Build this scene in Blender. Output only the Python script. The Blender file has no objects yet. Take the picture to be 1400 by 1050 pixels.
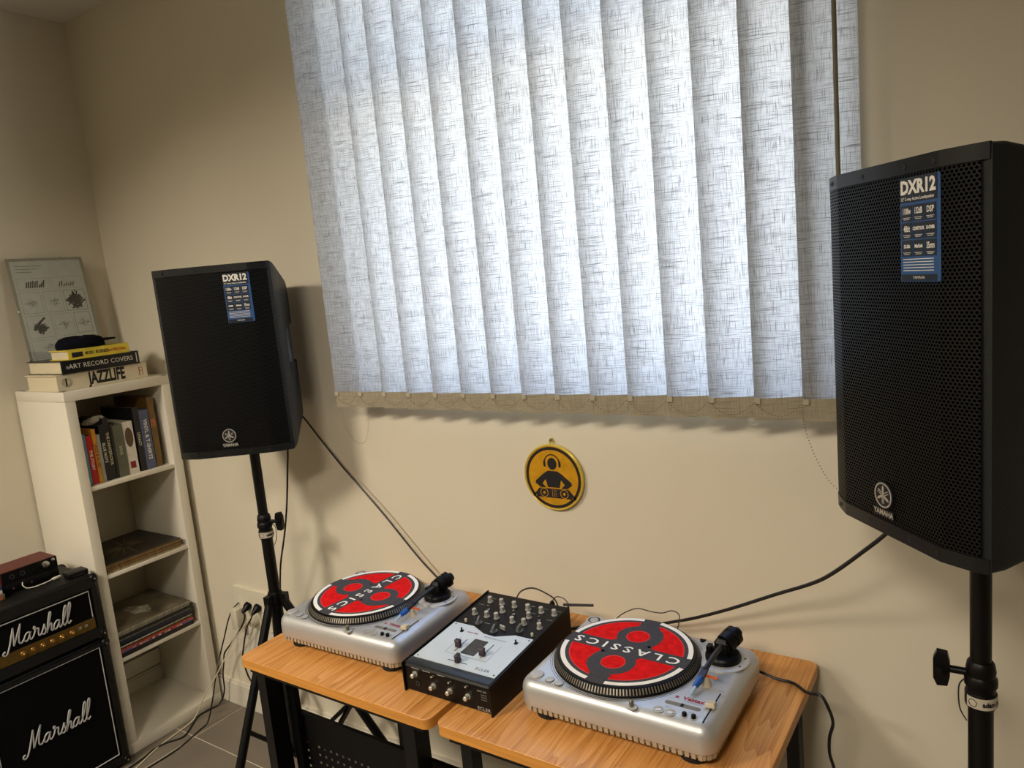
import bpy, bmesh, math, random
from mathutils import Vector, Matrix
random.seed(7)
PI = math.pi
scene = bpy.context.scene
col = scene.collection

# ---------------------------------------------------------------- camera
YAW, PITCH, ROLL = math.radians(34.36966515), math.radians(8.47715251), math.radians(-5.39023154)
fwd = Vector((-math.sin(YAW)*math.cos(PITCH), math.cos(YAW)*math.cos(PITCH), -math.sin(PITCH)))
rgt = Vector((math.cos(YAW), math.sin(YAW), 0)); upv = rgt.cross(fwd)
r2 = rgt*math.cos(ROLL) + upv*math.sin(ROLL); u2 = -rgt*math.sin(ROLL) + upv*math.cos(ROLL)
cam_data = bpy.data.cameras.new('camera'); cam = bpy.data.objects.new('camera', cam_data); col.objects.link(cam)
cam_data.sensor_width = 36; cam_data.lens = 1012.43/1400*36; cam_data.clip_start = 0.02
cam.matrix_world = Matrix(((r2.x, u2.x, -fwd.x, 0), (r2.y, u2.y, -fwd.y, 0), (r2.z, u2.z, -fwd.z, 1.75), (0, 0, 0, 1)))
scene.camera = cam

# ---------------------------------------------------------------- view, world, lights
vs = scene.view_settings
vs.view_transform = 'Standard'; vs.look = 'None'; vs.gamma = 1; vs.use_curve_mapping = False; vs.exposure = 0.15
scene.cycles.max_bounces = 8; scene.cycles.diffuse_bounces = 4; scene.cycles.transparent_max_bounces = 12
world = bpy.data.worlds.new('sky'); scene.world = world; world.use_nodes = True
wn = world.node_tree; wn.nodes.clear()
wo = wn.nodes.new('ShaderNodeOutputWorld'); wb = wn.nodes.new('ShaderNodeBackground')
wt = wn.nodes.new('ShaderNodeTexCoord'); wsx = wn.nodes.new('ShaderNodeSeparateXYZ'); wr = wn.nodes.new('ShaderNodeValToRGB')
wn.links.new(wt.outputs['Generated'], wsx.inputs[0]); wn.links.new(wsx.outputs['Z'], wr.inputs[0])
els = wr.color_ramp.elements
els[0].position = 0.0; els[0].color = (0.80, 0.78, 0.74, 1)
els[1].position = 1.0; els[1].color = (0.20, 0.40, 1.0, 1)
e = els.new(0.12); e.color = (1.0, 0.98, 0.95, 1)
e = els.new(0.5); e.color = (0.46, 0.68, 1.0, 1)
wn.links.new(wr.outputs[0], wb.inputs[0]); wb.inputs[1].default_value = 9.2
wn.links.new(wb.outputs[0], wo.inputs[0])

def area(name, loc, target, size, power, color, sy=None, portal=False):
    d = bpy.data.lights.new(name, 'AREA'); d.energy = power; d.color = color; d.size = size
    if sy: d.shape = 'RECTANGLE'; d.size_y = sy
    if portal: d.cycles.is_portal = True
    o = bpy.data.objects.new(name, d); col.objects.link(o); o.location = loc
    o.rotation_euler = (Vector(target)-Vector(loc)).to_track_quat('-Z', 'Y').to_euler()
    return o
def spot(name, loc, target, power, color, angle, blend, radius):
    d = bpy.data.lights.new(name, 'SPOT'); d.energy = power; d.color = color
    d.spot_size = angle; d.spot_blend = blend; d.shadow_soft_size = radius
    o = bpy.data.objects.new(name, d); col.objects.link(o); o.location = loc
    o.rotation_euler = (Vector(target)-Vector(loc)).to_track_quat('-Z', 'Y').to_euler()
    return o
WX0, WX1, WZ0, WZ1 = -1.76, -0.33, 1.385, 2.86          # window opening
area('sky_portal', ((WX0+WX1)/2, 1.985, (WZ0+WZ1)/2), ((WX0+WX1)/2, 0, (WZ0+WZ1)/2), WX1-WX0, 1, (1, 1, 1), WZ1-WZ0, True)
WARM = (1.0, 0.88, 0.72)
area('ceiling_lamp_main', (-2.35, -0.75, 2.935), (-2.1, 0.2, 0), .70, 80, WARM).data.spread = math.radians(125)
area('ceiling_lamp_second', (-0.45, -1.0, 2.935), (-0.8, 0.2, 0), .70, 54, WARM).data.spread = math.radians(125)

# ---------------------------------------------------------------- materials
def lin(c):
    if isinstance(c, str):
        c = tuple(int(c[i:i+2], 16)/255 for i in (0, 2, 4))
    return tuple(x/12.92 if x <= .04045 else ((x+.055)/1.055)**2.4 for x in c)
def N(nt, t, **kw):
    n = nt.nodes.new(t)
    for k, v in kw.items():
        if k.startswith('i_'): n.inputs[int(k[2:]) if k[2:].isdigit() else k[2:]].default_value = v
        else: setattr(n, k, v)
    return n
MATS = {}
def mat(name, hexc, rough=0.5, metal=0.0, noise=0.06, nscale=30, bump=0.0, bscale=200, spec=0.5, stretch=(1, 1, 1)):
    if name in MATS: return MATS[name]
    m = bpy.data.materials.new(name); m.use_nodes = True; nt = m.node_tree
    b = nt.nodes['Principled BSDF']; b.inputs['Roughness'].default_value = rough; b.inputs['Metallic'].default_value = metal
    b.inputs['Specular IOR Level'].default_value = spec
    c = lin(hexc)
    tc = N(nt, 'ShaderNodeTexCoord'); mp = N(nt, 'ShaderNodeMapping'); mp.inputs['Scale'].default_value = stretch
    nt.links.new(tc.outputs['Object'], mp.inputs[0])
    nz = N(nt, 'ShaderNodeTexNoise'); nz.inputs['Scale'].default_value = nscale; nz.inputs['Detail'].default_value = 3
    nt.links.new(mp.outputs[0], nz.inputs['Vector'])
    rp = N(nt, 'ShaderNodeValToRGB')
    rp.color_ramp.elements[0].position = .3; rp.color_ramp.elements[1].position = .7
    rp.color_ramp.elements[0].color = tuple(x*(1-noise) for x in c)+(1,); rp.color_ramp.elements[1].color = tuple(min(1, x*(1+noise)) for x in c)+(1,)
    nt.links.new(nz.outputs[0], rp.inputs[0]); nt.links.new(rp.outputs[0], b.inputs['Base Color'])
    if bump:
        n2 = N(nt, 'ShaderNodeTexNoise'); n2.inputs['Scale'].default_value = bscale; n2.inputs['Detail'].default_value = 2
        nt.links.new(tc.outputs['Object'], n2.inputs['Vector'])
        bp = N(nt, 'ShaderNodeBump'); bp.inputs['Strength'].default_value = bump; bp.inputs['Distance'].default_value = .002
        nt.links.new(n2.outputs[0], bp.inputs['Height']); nt.links.new(bp.outputs[0], b.inputs['Normal'])
    MATS[name] = m
    return m
def math_node(nt, op, a, b=None, c=None):
    n = N(nt, 'ShaderNodeMath', operation=op)
    for i, v in enumerate((a, b, c)):
        if v is None: continue
        if hasattr(v, 'links') or hasattr(v, 'is_linked'): nt.links.new(v, n.inputs[i])
        else: n.inputs[i].default_value = v
    return n.outputs[0]
def vmath(nt, op, a, b=None):
    n = N(nt, 'ShaderNodeVectorMath', operation=op)
    for i, v in enumerate((a, b)):
        if v is None: continue
        if hasattr(v, 'is_linked'): nt.links.new(v, n.inputs[i])
        else: n.inputs[i].default_value = v
    return n.outputs['Value'] if op == 'LENGTH' else n.outputs[0]

m_wall = mat('wall_paint', 'd2cab6', .75, noise=.015, nscale=3, bump=.12, bscale=90)
m_ceil = mat('ceiling_paint', 'd3cfc4', .8, noise=.015, nscale=3)
m_base = mat('baseboard_paint', 'd2ccbd', .45, noise=.02)
m_white = mat('white_laminate', 'd8d2c2', .4, noise=.015, nscale=5)
m_edge = mat('white_laminate_edge', 'e6dfcc', .4, noise=.01)
m_black = mat('black_plastic', '050506', .42, noise=.15, bump=.05, spec=.22)
m_cab = mat('black_textured_cabinet', '111518', .5, noise=.1, nscale=80, bump=.35, bscale=700, spec=.4)
m_pole = mat('black_powder_coat', '050506', .38, noise=.1, spec=.28)
m_rubber = mat('black_rubber', '0a0a0a', .8)
m_silver = mat('silver_metallic_paint', 'bfc1c2', .42, .62, noise=.03, nscale=6)
m_silver2 = mat('silver_plastic', 'b4b3ae', .42, .3, noise=.05)
m_chrome = mat('brushed_steel', 'c8c6c0', .25, 1.0, noise=.05)
m_satin = mat('satin_silver_knob', 'c9c6bd', .3, .6, noise=.05)
m_whitep = mat('white_print', 'e8e4da', .6, noise=.02)
m_plate = mat('faceplate_pale_blue_grey', 'c3cdd2', .45, .15, noise=.02, nscale=10)
m_dgrey = mat('dark_grey_print', '2a2a2c', .6)
m_felt = mat('charcoal_felt', '454447', .95, noise=.25, nscale=300, spec=.1)
m_red = mat('red_felt_print', 'cf1718', .9, noise=.18, nscale=60, spec=.1)
m_feltw = mat('white_felt_print', 'e9e6dc', .9, noise=.04, spec=.1)
m_feltr = mat('pale_red_felt_outline', 'd2403c', .9, noise=.04, spec=.1)
m_blue = mat('blue_plastic', '1b4f9c', .35)
m_clear = mat('pale_blue_translucent_plastic', '9db6d0', .2)
m_orange = mat('orange_plastic', 'c0521c', .4)
m_gold = mat('gold_panel', '6e5424', .38, .6, noise=.12, nscale=40)
m_goldk = mat('gold_knob', 'b08446', .3, .9)
m_tolex = mat('black_vinyl_covering', '080808', .5, bump=.5, bscale=900, noise=.2, spec=.3)
m_cloth = mat('black_speaker_cloth', '050506', .9, noise=.3, nscale=400, spec=.1)
m_piping = mat('white_piping', 'a9a8a4', .5)
m_paper = mat('page_block', 'cfc4a6', .85, noise=.14, nscale=60, stretch=(1, 1, 60))
m_sticker = mat('sticker_blue', '234f86', .38, noise=.06)
m_stickerd = mat('sticker_dark', '0c1622', .38, noise=.06)
m_yellow = mat('sign_yellow_enamel', 'c9930f', .35, .2, noise=.16, nscale=35)
m_signrim = mat('sign_yellow_rim', 'cdb64a', .3, .1)
m_blackp = mat('black_print', '0d0b10', .5)
m_cable = mat('black_cable_sheath', '0a0a0b', .45)
m_wcable = mat('white_cable_sheath', 'c9bda2', .45)
m_socket = mat('socket_plastic', 'd6cfba', .35, noise=.02)
m_outside = mat('render_outside', 'b8b2a6', .8)
m_alu = mat('white_window_frame', 'cfd2d2', .35, noise=.02)
m_fader = mat('dark_red_fader_cap', '2a1014', .4)
m_ivory = mat('ivory_plastic', 'b8ae98', .4)

# grille: perforated steel, holes in a staggered lattice
def grille_material():
    m = bpy.data.materials.new('perforated_steel_grille'); m.use_nodes = True; nt = m.node_tree
    b = nt.nodes['Principled BSDF']; tc = N(nt, 'ShaderNodeTexCoord')
    mp = N(nt, 'ShaderNodeMapping'); s = .0062
    mp.inputs['Scale'].default_value = (1/s, 0, 1/(s*1.732)); nt.links.new(tc.outputs['Object'], mp.inputs[0])
    ds = []
    for off in ((0, 0, 0), (.5, 0, .5)):
        a = vmath(nt, 'ADD', mp.outputs[0], (off[0]+50, .5, off[2]+50))
        f = vmath(nt, 'FRACTION', a); g = vmath(nt, 'SUBTRACT', f, (.5, .5, .5)); g = vmath(nt, 'MULTIPLY', g, (1, 0, 1.732))
        ds.append(vmath(nt, 'LENGTH', g))
    d = math_node(nt, 'MINIMUM', ds[0], ds[1])
    mr = N(nt, 'ShaderNodeMapRange'); mr.inputs[1].default_value = .30; mr.inputs[2].default_value = .40
    nt.links.new(d, mr.inputs[0]); k = mr.outputs[0]
    mx = N(nt, 'ShaderNodeMix', data_type='RGBA'); nt.links.new(k, mx.inputs[0])
    mx.inputs[6].default_value = (.0008, .0008, .0009, 1); mx.inputs[7].default_value = lin('0c0c0e')+(1,)
    nt.links.new(mx.outputs[2], b.inputs['Base Color'])
    nt.links.new(math_node(nt, 'MULTIPLY', k, .38), b.inputs['Specular IOR Level'])
    nt.links.new(math_node(nt, 'MULTIPLY', k, .4), b.inputs['Metallic'])
    b.inputs['Roughness'].default_value = .42
    bp = N(nt, 'ShaderNodeBump'); bp.inputs['Strength'].default_value = .35; bp.inputs['Distance'].default_value = .001
    nt.links.new(k, bp.inputs['Height']); nt.links.new(bp.outputs[0], b.inputs['Normal'])
    return m
m_grille = grille_material()

def wood_material():
    m = bpy.data.materials.new('honey_wood_laminate'); m.use_nodes = True; nt = m.node_tree
    b = nt.nodes['Principled BSDF']; b.inputs['Roughness'].default_value = .38
    tc = N(nt, 'ShaderNodeTexCoord')
    mp = N(nt, 'ShaderNodeMapping'); mp.inputs['Scale'].default_value = (1, .09, 1); nt.links.new(tc.outputs['Object'], mp.inputs[0])
    n1 = N(nt, 'ShaderNodeTexNoise'); n1.inputs['Scale'].default_value = 9; n1.inputs['Detail'].default_value = 2
    nt.links.new(mp.outputs[0], n1.inputs['Vector'])
    mp2 = N(nt, 'ShaderNodeMapping'); mp2.inputs['Scale'].default_value = (1, .022, 1); nt.links.new(tc.outputs['Object'], mp2.inputs[0])
    n2 = N(nt, 'ShaderNodeTexNoise'); n2.inputs['Scale'].default_value = 260; n2.inputs['Detail'].default_value = 4
    nt.links.new(mp2.outputs[0], n2.inputs['Vector'])
    w = math_node(nt, 'FRACT', math_node(nt, 'MULTIPLY', n1.outputs[0], 16.0))
    w = math_node(nt, 'MULTIPLY', w, .24)
    v = math_node(nt, 'ADD', w, math_node(nt, 'MULTIPLY', n2.outputs[0], .75))
    rp = N(nt, 'ShaderNodeValToRGB'); nt.links.new(v, rp.inputs[0])
    rp.color_ramp.elements[0].position = .25; rp.color_ramp.elements[0].color = lin('a5692f')+(1,)
    rp.color_ramp.elements[1].position = .8; rp.color_ramp.elements[1].color = lin('dca465')+(1,)
    e = rp.color_ramp.elements.new(.48); e.color = lin('c78a47')+(1,)
    nt.links.new(rp.outputs[0], b.inputs['Base Color'])
    return m
m_wood = wood_material()
m_woodedge = mat('wood_edge_band', 'c4863a', .4, noise=.14, nscale=40, stretch=(.1, .1, 3))

def fabric_material(name, base, trans, amount):
    m = bpy.data.materials.new(name); m.use_nodes = True; nt = m.node_tree; nt.nodes.clear()
    out = N(nt, 'ShaderNodeOutputMaterial'); tc = N(nt, 'ShaderNodeTexCoord'); oi = N(nt, 'ShaderNodeObjectInfo')
    off = vmath(nt, 'MULTIPLY', oi.outputs['Location'], (37.0, 0, 0))
    p = vmath(nt, 'ADD', tc.outputs['Object'], off)
    ks = []
    for sc in ((1150, 1, 16), (700, 1, 26), (20, 1, 900), (13, 1, 560)):
        q = vmath(nt, 'MULTIPLY', p, sc)
        n = N(nt, 'ShaderNodeTexNoise'); n.inputs['Scale'].default_value = 1; n.inputs['Detail'].default_value = 1
        nt.links.new(q, n.inputs['Vector'])
        mr = N(nt, 'ShaderNodeMapRange'); mr.inputs[1].default_value = .57; mr.inputs[2].default_value = .69
        nt.links.new(n.outputs[0], mr.inputs[0]); ks.append(mr.outputs[0])
    k = math_node(nt, 'MAXIMUM', math_node(nt, 'MAXIMUM', ks[0], ks[1]), math_node(nt, 'MAXIMUM', ks[2], ks[3]))
    def mixc(c0, c1):
        mx = N(nt, 'ShaderNodeMix', data_type='RGBA'); nt.links.new(k, mx.inputs[0])
        mx.inputs[6].default_value = c0+(1,); mx.inputs[7].default_value = c1+(1,); return mx.outputs[2]
    db = N(nt, 'ShaderNodeBsdfDiffuse'); nt.links.new(mixc(lin(base), tuple(x*.72 for x in lin(base))), db.inputs[0])
    tb = N(nt, 'ShaderNodeBsdfTranslucent'); nt.links.new(mixc(trans, tuple(x*.27 for x in trans)), tb.inputs[0])
    ms = N(nt, 'ShaderNodeMixShader'); ms.inputs[0].default_value = amount
    nt.links.new(db.outputs[0], ms.inputs[1]); nt.links.new(tb.outputs[0], ms.inputs[2]); nt.links.new(ms.outputs[0], out.inputs[0])
    return m
m_fabric = fabric_material('woven_blind_fabric', 'b5b0a6', (.34, .34, .34), .64)
m_pocket = fabric_material('woven_blind_fabric_double', 'beb49c', (.20, .17, .12), .3)

def glass_material():
    m = bpy.data.materials.new('window_glass'); m.use_nodes = True; nt = m.node_tree; nt.nodes.clear()
    out = N(nt, 'ShaderNodeOutputMaterial'); t = N(nt, 'ShaderNodeBsdfTransparent'); g = N(nt, 'ShaderNodeBsdfGlossy')
    t.inputs[0].default_value = (.97, .985, .98, 1); g.inputs['Roughness'].default_value = .02
    ms = N(nt, 'ShaderNodeMixShader'); ms.inputs[0].default_value = .06
    nt.links.new(t.outputs[0], ms.inputs[1]); nt.links.new(g.outputs[0], ms.inputs[2]); nt.links.new(ms.outputs[0], out.inputs[0])
    return m
m_glass = glass_material()

def tile_material():
    m = mat('floor_tile_stone', '6e665a', .45, noise=.10, nscale=7, bump=.08, bscale=60)
    return m
m_tile = tile_material()
m_grout = mat('grout', 'b5ad9b', .9)

# ---------------------------------------------------------------- mesh helpers
def T(x=0, y=0, z=0): return Matrix.Translation((x, y, z))
def Rx(a): return Matrix.Rotation(a, 4, 'X')
def Ry(a): return Matrix.Rotation(a, 4, 'Y')
def Rz(a): return Matrix.Rotation(a, 4, 'Z')
I4 = Matrix.Identity(4)
class MB:
    def __init__(s): s.v = []; s.f = []
    def add(s, vs, fs, M=None):
        n = len(s.v)
        for v in vs:
            v = Vector(v); s.v.append(tuple(M @ v) if M is not None else tuple(v))
        for f in fs: s.f.append(tuple(i+n for i in f))
        return s
    def box(s, x0, x1, y0, y1, z0, z1, M=None, bev=0.0):
        if bev <= 0:
            v = [(x0,y0,z0),(x1,y0,z0),(x1,y1,z0),(x0,y1,z0),(x0,y0,z1),(x1,y0,z1),(x1,y1,z1),(x0,y1,z1)]
            return s.add(v, [(0,3,2,1),(4,5,6,7),(0,1,5,4),(1,2,6,5),(2,3,7,6),(3,0,4,7)], M)
        return s.rbox(x0, x1, y0, y1, [(bev, z0), (bev*.3, z0+bev*.3), (0, z0+bev), (0, z1-bev), (bev*.3, z1-bev*.3), (bev, z1)], max(bev*1.01, .0001), 2, M)
    def rring(s, x0, x1, y0, y1, r, n):
        r = max(min(r, (x1-x0)/2-1e-5, (y1-y0)/2-1e-5), 1e-5); pts = []
        for cx, cy, a0 in ((x1-r, y1-r, 0), (x0+r, y1-r, PI/2), (x0+r, y0+r, PI), (x1-r, y0+r, 1.5*PI)):
            for i in range(n+1):
                a = a0 + PI/2*i/n; pts.append((cx+r*math.cos(a), cy+r*math.sin(a)))
        return pts
    def rbox(s, x0, x1, y0, y1, levels, r, n=4, M=None):
        rings = []
        for ins, z in levels:
            rings.append([(x, y, z) for x, y in s.rring(x0+ins, x1-ins, y0+ins, y1-ins, max(r-ins, 1e-4), n)])
        return s.loft(rings, M)
    def loft(s, rings, M=None, cap=True):
        k = len(rings[0]); v = [p for r in rings for p in r]; f = []
        for i in range(len(rings)-1):
            for j in range(k):
                a = i*k+j; b = i*k+(j+1) % k; f.append((a, b, b+k, a+k))
        if cap: f.append(tuple(range(k-1, -1, -1))); f.append(tuple(range((len(rings)-1)*k, len(rings)*k)))
        return s.add(v, f, M)
    def prism(s, pts, z0, z1, M=None):
        return s.loft([[(x, y, z0) for x, y in pts], [(x, y, z1) for x, y in pts]], M)
    def lathe(s, prof, n=24, M=None):
        return s.loft([[(r*math.cos(2*PI*i/n), r*math.sin(2*PI*i/n), z) for i in range(n)] for r, z in prof], M)
    def cyl(s, r, z0, z1, n=20, M=None, r1=None):
        return s.lathe([(r, z0), (r if r1 is None else r1, z1)], n, M)
    def ring(s, ri, ro, z0, z1, n=64, M=None, a0=0, a1=2*PI):
        full = abs(a1-a0-2*PI) < 1e-6; v = []; f = []; m = n if full else n+1
        for i in range(m):
            a = a0+(a1-a0)*i/n; c, q = math.cos(a), math.sin(a)
            v += [(ri*c, ri*q, z0), (ro*c, ro*q, z0), (ro*c, ro*q, z1), (ri*c, ri*q, z1)]
        for i in range(n):
            a = i*4; b = ((i+1) % m)*4
            for j in range(4): f.append((a+j, b+j, b+(j+1) % 4, a+(j+1) % 4))
        if not full: f += [(3, 2, 1, 0), (n*4, n*4+1, n*4+2, n*4+3)]
        return s.add(v, f, M)
    def tube(s, pts, r, n=8, M=None, flat=None):
        pts = [Vector(p) for p in pts]; rings = []; prev = None
        for i, p in enumerate(pts):
            d = (pts[min(i+1, len(pts)-1)]-pts[max(i-1, 0)])
            d = d.normalized() if d.length > 1e-9 else Vector((0, 0, 1))
            if prev is None:
                a = Vector((0, 0, 1)) if abs(d.z) < .9 else Vector((1, 0, 0)); u = d.cross(a).normalized()
            else: u = (prev - d*prev.dot(d)).normalized()
            prev = u; w = d.cross(u); rr = r[i] if isinstance(r, (list, tuple)) else r
            rings.append([tuple(p+(u*math.cos(2*PI*k/n)+w*math.sin(2*PI*k/n))*rr) for k in range(n)])
        return s.loft(rings, M)
    def sphere(s, c, r, n=8, m=5, M=None):
        return s.lathe([(r*math.sin(PI*(i+.02)/(m+.04)), -r*math.cos(PI*(i+.02)/(m+.04))) for i in range(m+1)], n, (M or I4) @ T(*c))
    def build(s, name, m, parent=None, smooth=True, angle=35):
        me = bpy.data.meshes.new(name); me.from_pydata(s.v, [], s.f); me.update()
        bm = bmesh.new(); bm.from_mesh(me); bmesh.ops.recalc_face_normals(bm, faces=bm.faces)
        if smooth:
            for f in bm.faces: f.smooth = True
            lim = math.radians(angle)
            for e in bm.edges:
                if len(e.link_faces) != 2 or e.calc_face_angle(0) > lim: e.smooth = False
        bm.to_mesh(me); bm.free()
        if m: me.materials.append(m)
        o = bpy.data.objects.new(name, me); col.objects.link(o)
        if parent: o.parent = parent
        return o
def smooth_path(pts, n=6):
    P = [Vector(p) for p in pts]; out = []
    for i in range(len(P)-1):
        p0 = P[max(i-1, 0)]; p1 = P[i]; p2 = P[i+1]; p3 = P[min(i+2, len(P)-1)]
        for k in range(n):
            t = k/n
            out.append(.5*((2*p1)+(-p0+p2)*t+(2*p0-5*p1+4*p2-p3)*t*t+(-p0+3*p1-3*p2+p3)*t**3))
    out.append(P[-1]); return out
def tag(o, label=None, cat=None, group=None, kind=None):
    if label: o['label'] = label
    if cat: o['category'] = cat
    if group: o['group'] = group
    if kind: o['kind'] = kind
    return o
def thing(name, label, cat, loc=(0, 0, 0), rz=0, group=None):
    o = bpy.data.objects.new(name, None); col.objects.link(o); o.empty_display_size = .05
    o.location = loc; o.rotation_euler = (0, 0, rz)
    return tag(o, label, cat, group)
def copy_tree(o, parent=None):
    c = o.copy(); col.objects.link(c); c.parent = parent
    for ch in [x for x in col.objects if x.parent == o and x != c]: copy_tree(ch, c)
    return c
def struct(o): o['kind'] = 'structure'; return o
_tc = {}
def text_geo(s, size, bold=0.0, shear=0.0, spacing=1.0, align='CENTER', sx=1.0):
    key = (s, size, bold, shear, spacing, align)
    if key not in _tc:
        cu = bpy.data.curves.new('lettering', 'FONT'); cu.body = s; cu.size = size; cu.offset = bold; cu.shear = shear
        cu.space_character = spacing; cu.align_x = align; cu.align_y = 'CENTER'; cu.resolution_u = 2
        o = bpy.data.objects.new('lettering', cu); col.objects.link(o)
        dg = bpy.context.evaluated_depsgraph_get(); me = bpy.data.meshes.new_from_object(o.evaluated_get(dg))
        _tc[key] = ([tuple(v.co) for v in me.vertices], [tuple(p.vertices) for p in me.polygons])
        bpy.data.objects.remove(o); bpy.data.curves.remove(cu); bpy.data.meshes.remove(me)
    v, f = _tc[key]
    return [(a*sx, b, c) for a, b, c in v], f
def text(mb, s, size, M, **kw):
    v, f = text_geo(s, size, **kw); mb.add(v, f, M); return mb
# frames: FACE_Y draws (u,v) on a plane facing -y ; FACE_X on a plane facing +x (u runs +y)
FACE_Y = Matrix(((1, 0, 0, 0), (0, 0, -1, 0), (0, 1, 0, 0), (0, 0, 0, 1)))
FACE_X = Matrix(((0, 0, 1, 0), (1, 0, 0, 0), (0, 1, 0, 0), (0, 0, 0, 1)))

# ---------------------------------------------------------------- room shell
WY, LX, RX, FY, CZ = 1.76, -3.295, 1.9, -2.6, 2.953
b = MB(); b.box(LX-.15, WX0, WY, WY+.2, -.05, CZ+.1); b.box(WX1, RX+.15, WY, WY+.2, -.05, CZ+.1)
b.box(WX0, WX1, WY, WY+.2, -.05, WZ0); b.box(WX0, WX1, WY, WY+.2, WZ1, CZ+.1)
struct(b.build('wall_back', m_wall))
struct(MB().box(LX-.15, LX, FY-.15, WY, -.05, CZ+.1).build('wall_left', m_wall))
struct(MB().box(RX, RX+.15, FY-.15, WY, -.05, CZ+.1).build('wall_right', m_wall))
struct(MB().box(LX, RX, FY-.15, FY, -.05, CZ+.1).build('wall_front', m_wall))
struct(MB().box(LX, RX, FY, WY, CZ, CZ+.1).build('ceiling', m_ceil))
fl = struct(MB().box(LX-.1, RX+.1, FY-.1, WY+.1, -.06, -.0008).build('floor', m_grout))
gx, gy, ts = -2.765, 1.51, .60      # a grout crossing seen in front of the shelf
xs = [LX]+[gx+ts*i for i in range(-3, 10) if LX+.02 < gx+ts*i < RX-.02]+[RX]
ys = [FY]+[gy+ts*i for i in range(-8, 2) if FY+.02 < gy+ts*i < WY-.02]+[WY]
for i in range(len(xs)-1):
    for j in range(len(ys)-1):
        g = .0024
        w, d = xs[i+1]-xs[i], ys[j+1]-ys[j]
        o = MB().box(g, w-g, g, d-g, -.0009, 0).build('tile', m_tile, fl, smooth=False); o.location = (xs[i], ys[j], 0)
struct(MB().box(LX, RX, WY-.016, WY, 0, .098).box(LX, RX, WY-.010, WY, .098, .108).build('baseboard_back', m_base))
struct(MB().box(LX, LX+.016, FY, WY-.016, 0, .098).box(LX, LX+.010, FY, WY-.016, .098, .108).build('baseboard_left', m_base))
# window behind the blind
win = MB(); F = .05; yA, yB = WY+.09, WY+.15
win.box(WX0, WX0+F, yA, yB, WZ0, WZ1); win.box(WX1-F, WX1, yA, yB, WZ0, WZ1); win.box(WX0+F, WX1-F, yA, yB, WZ0, WZ0+F); win.box(WX0+F, WX1-F, yA, yB, WZ1-F, WZ1)
win.box(WX0+F, WX1-F, yA, yB, 2.34, 2.42)
wo_ = struct(win.build('window_1', m_alu, smooth=False))
for z0, z1 in ((WZ0+F, 2.34), (2.42, WZ1-F)):
    MB().box(WX0+F, WX1-F, yA+.027, yA+.033, z0, z1).build('pane', m_glass, wo_, smooth=False)
MB().box(WX0, WX1, WY-.0, WY+.09, WZ0-.02, WZ0+.004).build('sill', m_alu, wo_, smooth=False)

# ---------------------------------------------------------------- vertical blind
blind = thing('vertical_blind', 'pale woven vertical blind with angled slats hanging over the window', 'blind', (-1.83, 1.655, 1.372))
SP, SW, TH = .104, .127, math.radians(19)
slat_me = None
for i in range(15):
    if i == 0:
        sb = MB(); nx = 5; H = 1.50
        v = []; f = []
        for a in range(nx+1):
            u = a/nx; bow = .004*math.sin(PI*u)
            v += [(u*SW, -bow, 0.0), (u*SW, -bow, H)]
        for a in range(nx): f.append((2*a, 2*a+2, 2*a+3, 2*a+1))
        sb.add(v, f)
        s0 = sb.build('slat', m_fabric, blind)
        pk = MB(); v = []; f = []
        for a in range(nx+1):
            u = a/nx; bow = .004*math.sin(PI*u)+.0012
            v += [(u*SW, -bow, -.001), (u*SW, -bow, .0495), (u*SW, -bow+.0035, -.001), (u*SW, -bow+.0035, .0495)]
        for a in range(nx):
            q = a*4; f += [(q, q+4, q+5, q+1), (q+3, q+7, q+6, q+2), (q+2, q+6, q+4, q), (q+1, q+5, q+7, q+3)]
        pk.add(v, f); p0 = pk.build('weight_pocket', m_pocket, s0)
        c0 = MB().box(.0, .012, -.006, .0, .038, .050).build('chain_clip', m_ivory, s0, smooth=False); c1 = MB().box(.114, .126, -.004, .003, .038, .048).build('chain_clip', m_ivory, s0, smooth=False)
        s = s0
    else:
        s = s0.copy(); col.objects.link(s)
        for q in (p0, c0, c1):
            t = q.copy(); col.objects.link(t); t.parent = s
    s.location = (SP*i, random.uniform(-.003, .003), 0); s.rotation_euler = (0, 0, TH+math.radians(random.uniform(-1.5, 1.5)))
MB().box(-.04, 1.62, -.01, .05, 1.50, 1.545).build('headrail', m_alu, blind, smooth=False)
ch = MB()
def beads(pts, step=.0074, r=.0015):
    pts = smooth_path(pts, 12); acc = 0
    for a, c in zip(pts[:-1], pts[1:]):
        L = (c-a).length
        while acc < L:
            p = a.lerp(c, acc/L) if L > 0 else a; ch.sphere(tuple(p), r, 6, 3); acc += step
        acc -= L
for i in range(14):
    x = SP*i
    beads([(x+.004, -.012, .042), (x+.03, -.010, .020), (x+.055, -.008, .012), (x+.08, -.012, .020), (x+SP+.002, -.012, .042)])
o_ = Vector((-1.83, 1.655, 1.372))
beads([(-.003, .02, .035), (.0, .02, -.03), (.012, .02, -.085), (.045, .02, -.122), (.085, .02, -.118), (.108, .02, -.07), (.118, .02, .0), (.12, .02, .035)])
beads([(1.456, -.01, .04), (1.462, -.008, -.02), (1.485, -.006, -.09), (1.515, -.004, -.14), (1.555, -.004, -.155), (1.60, -.004, -.13), (1.62, -.004, -.05), (1.62, -.004, .03)])
ch.build('bead_chain', mat('bead_brown', '75684f', .5), blind)['kind'] = 'stuff'
MB().tube([(1.545, -.03, .30), (1.545, -.028, 1.49)], .0045, 10).tube([(1.545, -.03, .25), (1.545, -.03, .30)], .006, 10).build('wand', mat('olive_wand', '6b6650', .4), blind)

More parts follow.
